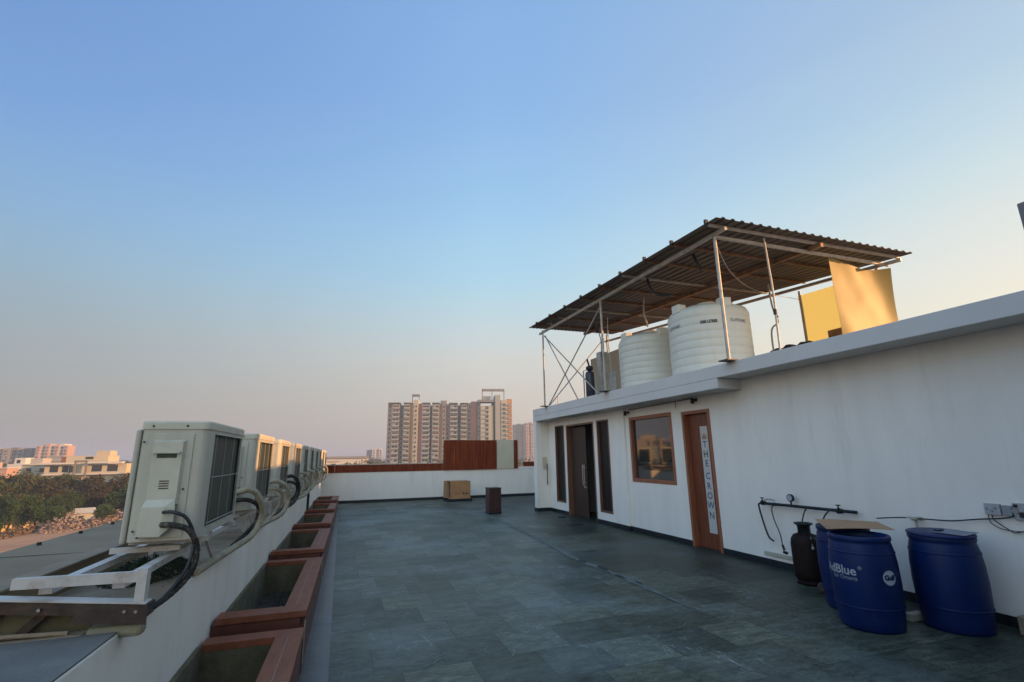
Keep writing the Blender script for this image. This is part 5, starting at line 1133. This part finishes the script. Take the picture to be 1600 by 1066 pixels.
house('pale house with roof pergola right of the large cream house', -74.5, 228,
  [('wall',(0,14,0,10,0,12.6),'slab'),('upper_wall',(3,9.5,2,8,12.6,15.2),'cream'),('roof_slab',(-.5,14.5,-.8,10,12.6,13),'white'),('pergola',(2.5,10.5,1,2,15.2,15.5),'white')],
  [(1.5,9.4,2,2,0),(5.5,9.4,2,2,0),(9.5,9.4,2,2,0),(3.8,13.1,1.4,1.6,2),(6.6,13.1,1.4,1.6,2)])
house('low pinkish house row in front of the pink tower', -128, 300, [('wall',(0,22,0,10,0,11.8),'pinkl'),('roof_slab',(-.5,22.5,-.6,10,11.8,12.2),'slab')], [(2,8.6,2,1.6,0),(7,8.6,2,1.6,0),(12,8.6,2,1.6,0),(17,8.6,2,1.6,0)])
house('small white gabled house in front of the dark tower', -148, 300, [('wall',(0,12,0,10,0,12.6),'white'),('upper_wall',(2,6,1,8,12.6,15.4),'white')], [(2.8,12.9,1.4,1.6,1),(8,9.8,1.6,1.6,0)])
house('cream house with flat roof showing just left of the nearest condenser', -62, 205, [('wall',(0,10,0,9,0,11.6),'cream'),('roof_slab',(-.5,10.5,-.6,9,11.6,12),'white')], [(1.5,8.6,1.8,1.8,0),(5.5,8.6,1.8,1.8,0)])
for (lb, x, y, w_, d_, h_, m_) in (('narrow tan house left of the large cream house', -112, 236, 9, 8, 12.4, 'slab'),('low pink house at the left edge of the photo', -142, 262, 13, 8, 11.0, 'pinkl'),
      ('small white house behind the pale house with the pergola', -70, 262, 8, 8, 14.2, 'white'),('tan roof room right of the pale house', -58, 250, 7, 7, 13.6, 'cream'),('grey box house between the pink tower and the white gabled house', -150, 330, 16, 9, 14, 'grey')):
    house(lb, x, y, [('wall',(0,w_,0,d_,0,h_),m_),('roof_slab',(-.4,w_+.4,-.5,d_,h_,h_+.35),'white'),('roof_room',(w_*.2,w_*.6,1,d_-1,h_+.35,h_+2.4),m_)], [(w_*.15,h_-2.8,1.6,1.6,0),(w_*.6,h_-2.8,1.6,1.6,0)])
house('small bright white building just past the end of the condenser row', -3.4, 150, [('wall',(0,3.4,0,5,0,12.4),'white'),('roof_slab',(-.2,3.6,-.3,5,12.4,12.7),'slab')], [(1.2,11.4,1.1,.5,0)])
house('long low shed with bluish roof on the horizon', -12, 420, [('wall',(0,34,0,12,0,12.6),'white'),('roof_slab',(-.5,34.5,-1,12,12.6,14.2),'grey')], [])

# ------------------------------------------------------------------ haze
f = MB(); E_ = 6400; f.box(-E_, E_, -E_, E_, G0-1, 64)
m = bpy.data.materials.new('haze_air'); m.use_nodes = True; t = m.node_tree; t.nodes.clear()
pv = t.nodes.new('ShaderNodeVolumePrincipled'); pv.inputs['Color'].default_value = (0.70,0.76,0.87,1); pv.inputs['Density'].default_value = HAZE; pv.inputs['Anisotropy'].default_value = 0.3
mo = t.nodes.new('ShaderNodeOutputMaterial'); t.links.new(pv.outputs[0], mo.inputs['Volume'])
tag(f.build('haze', m), kind='stuff')
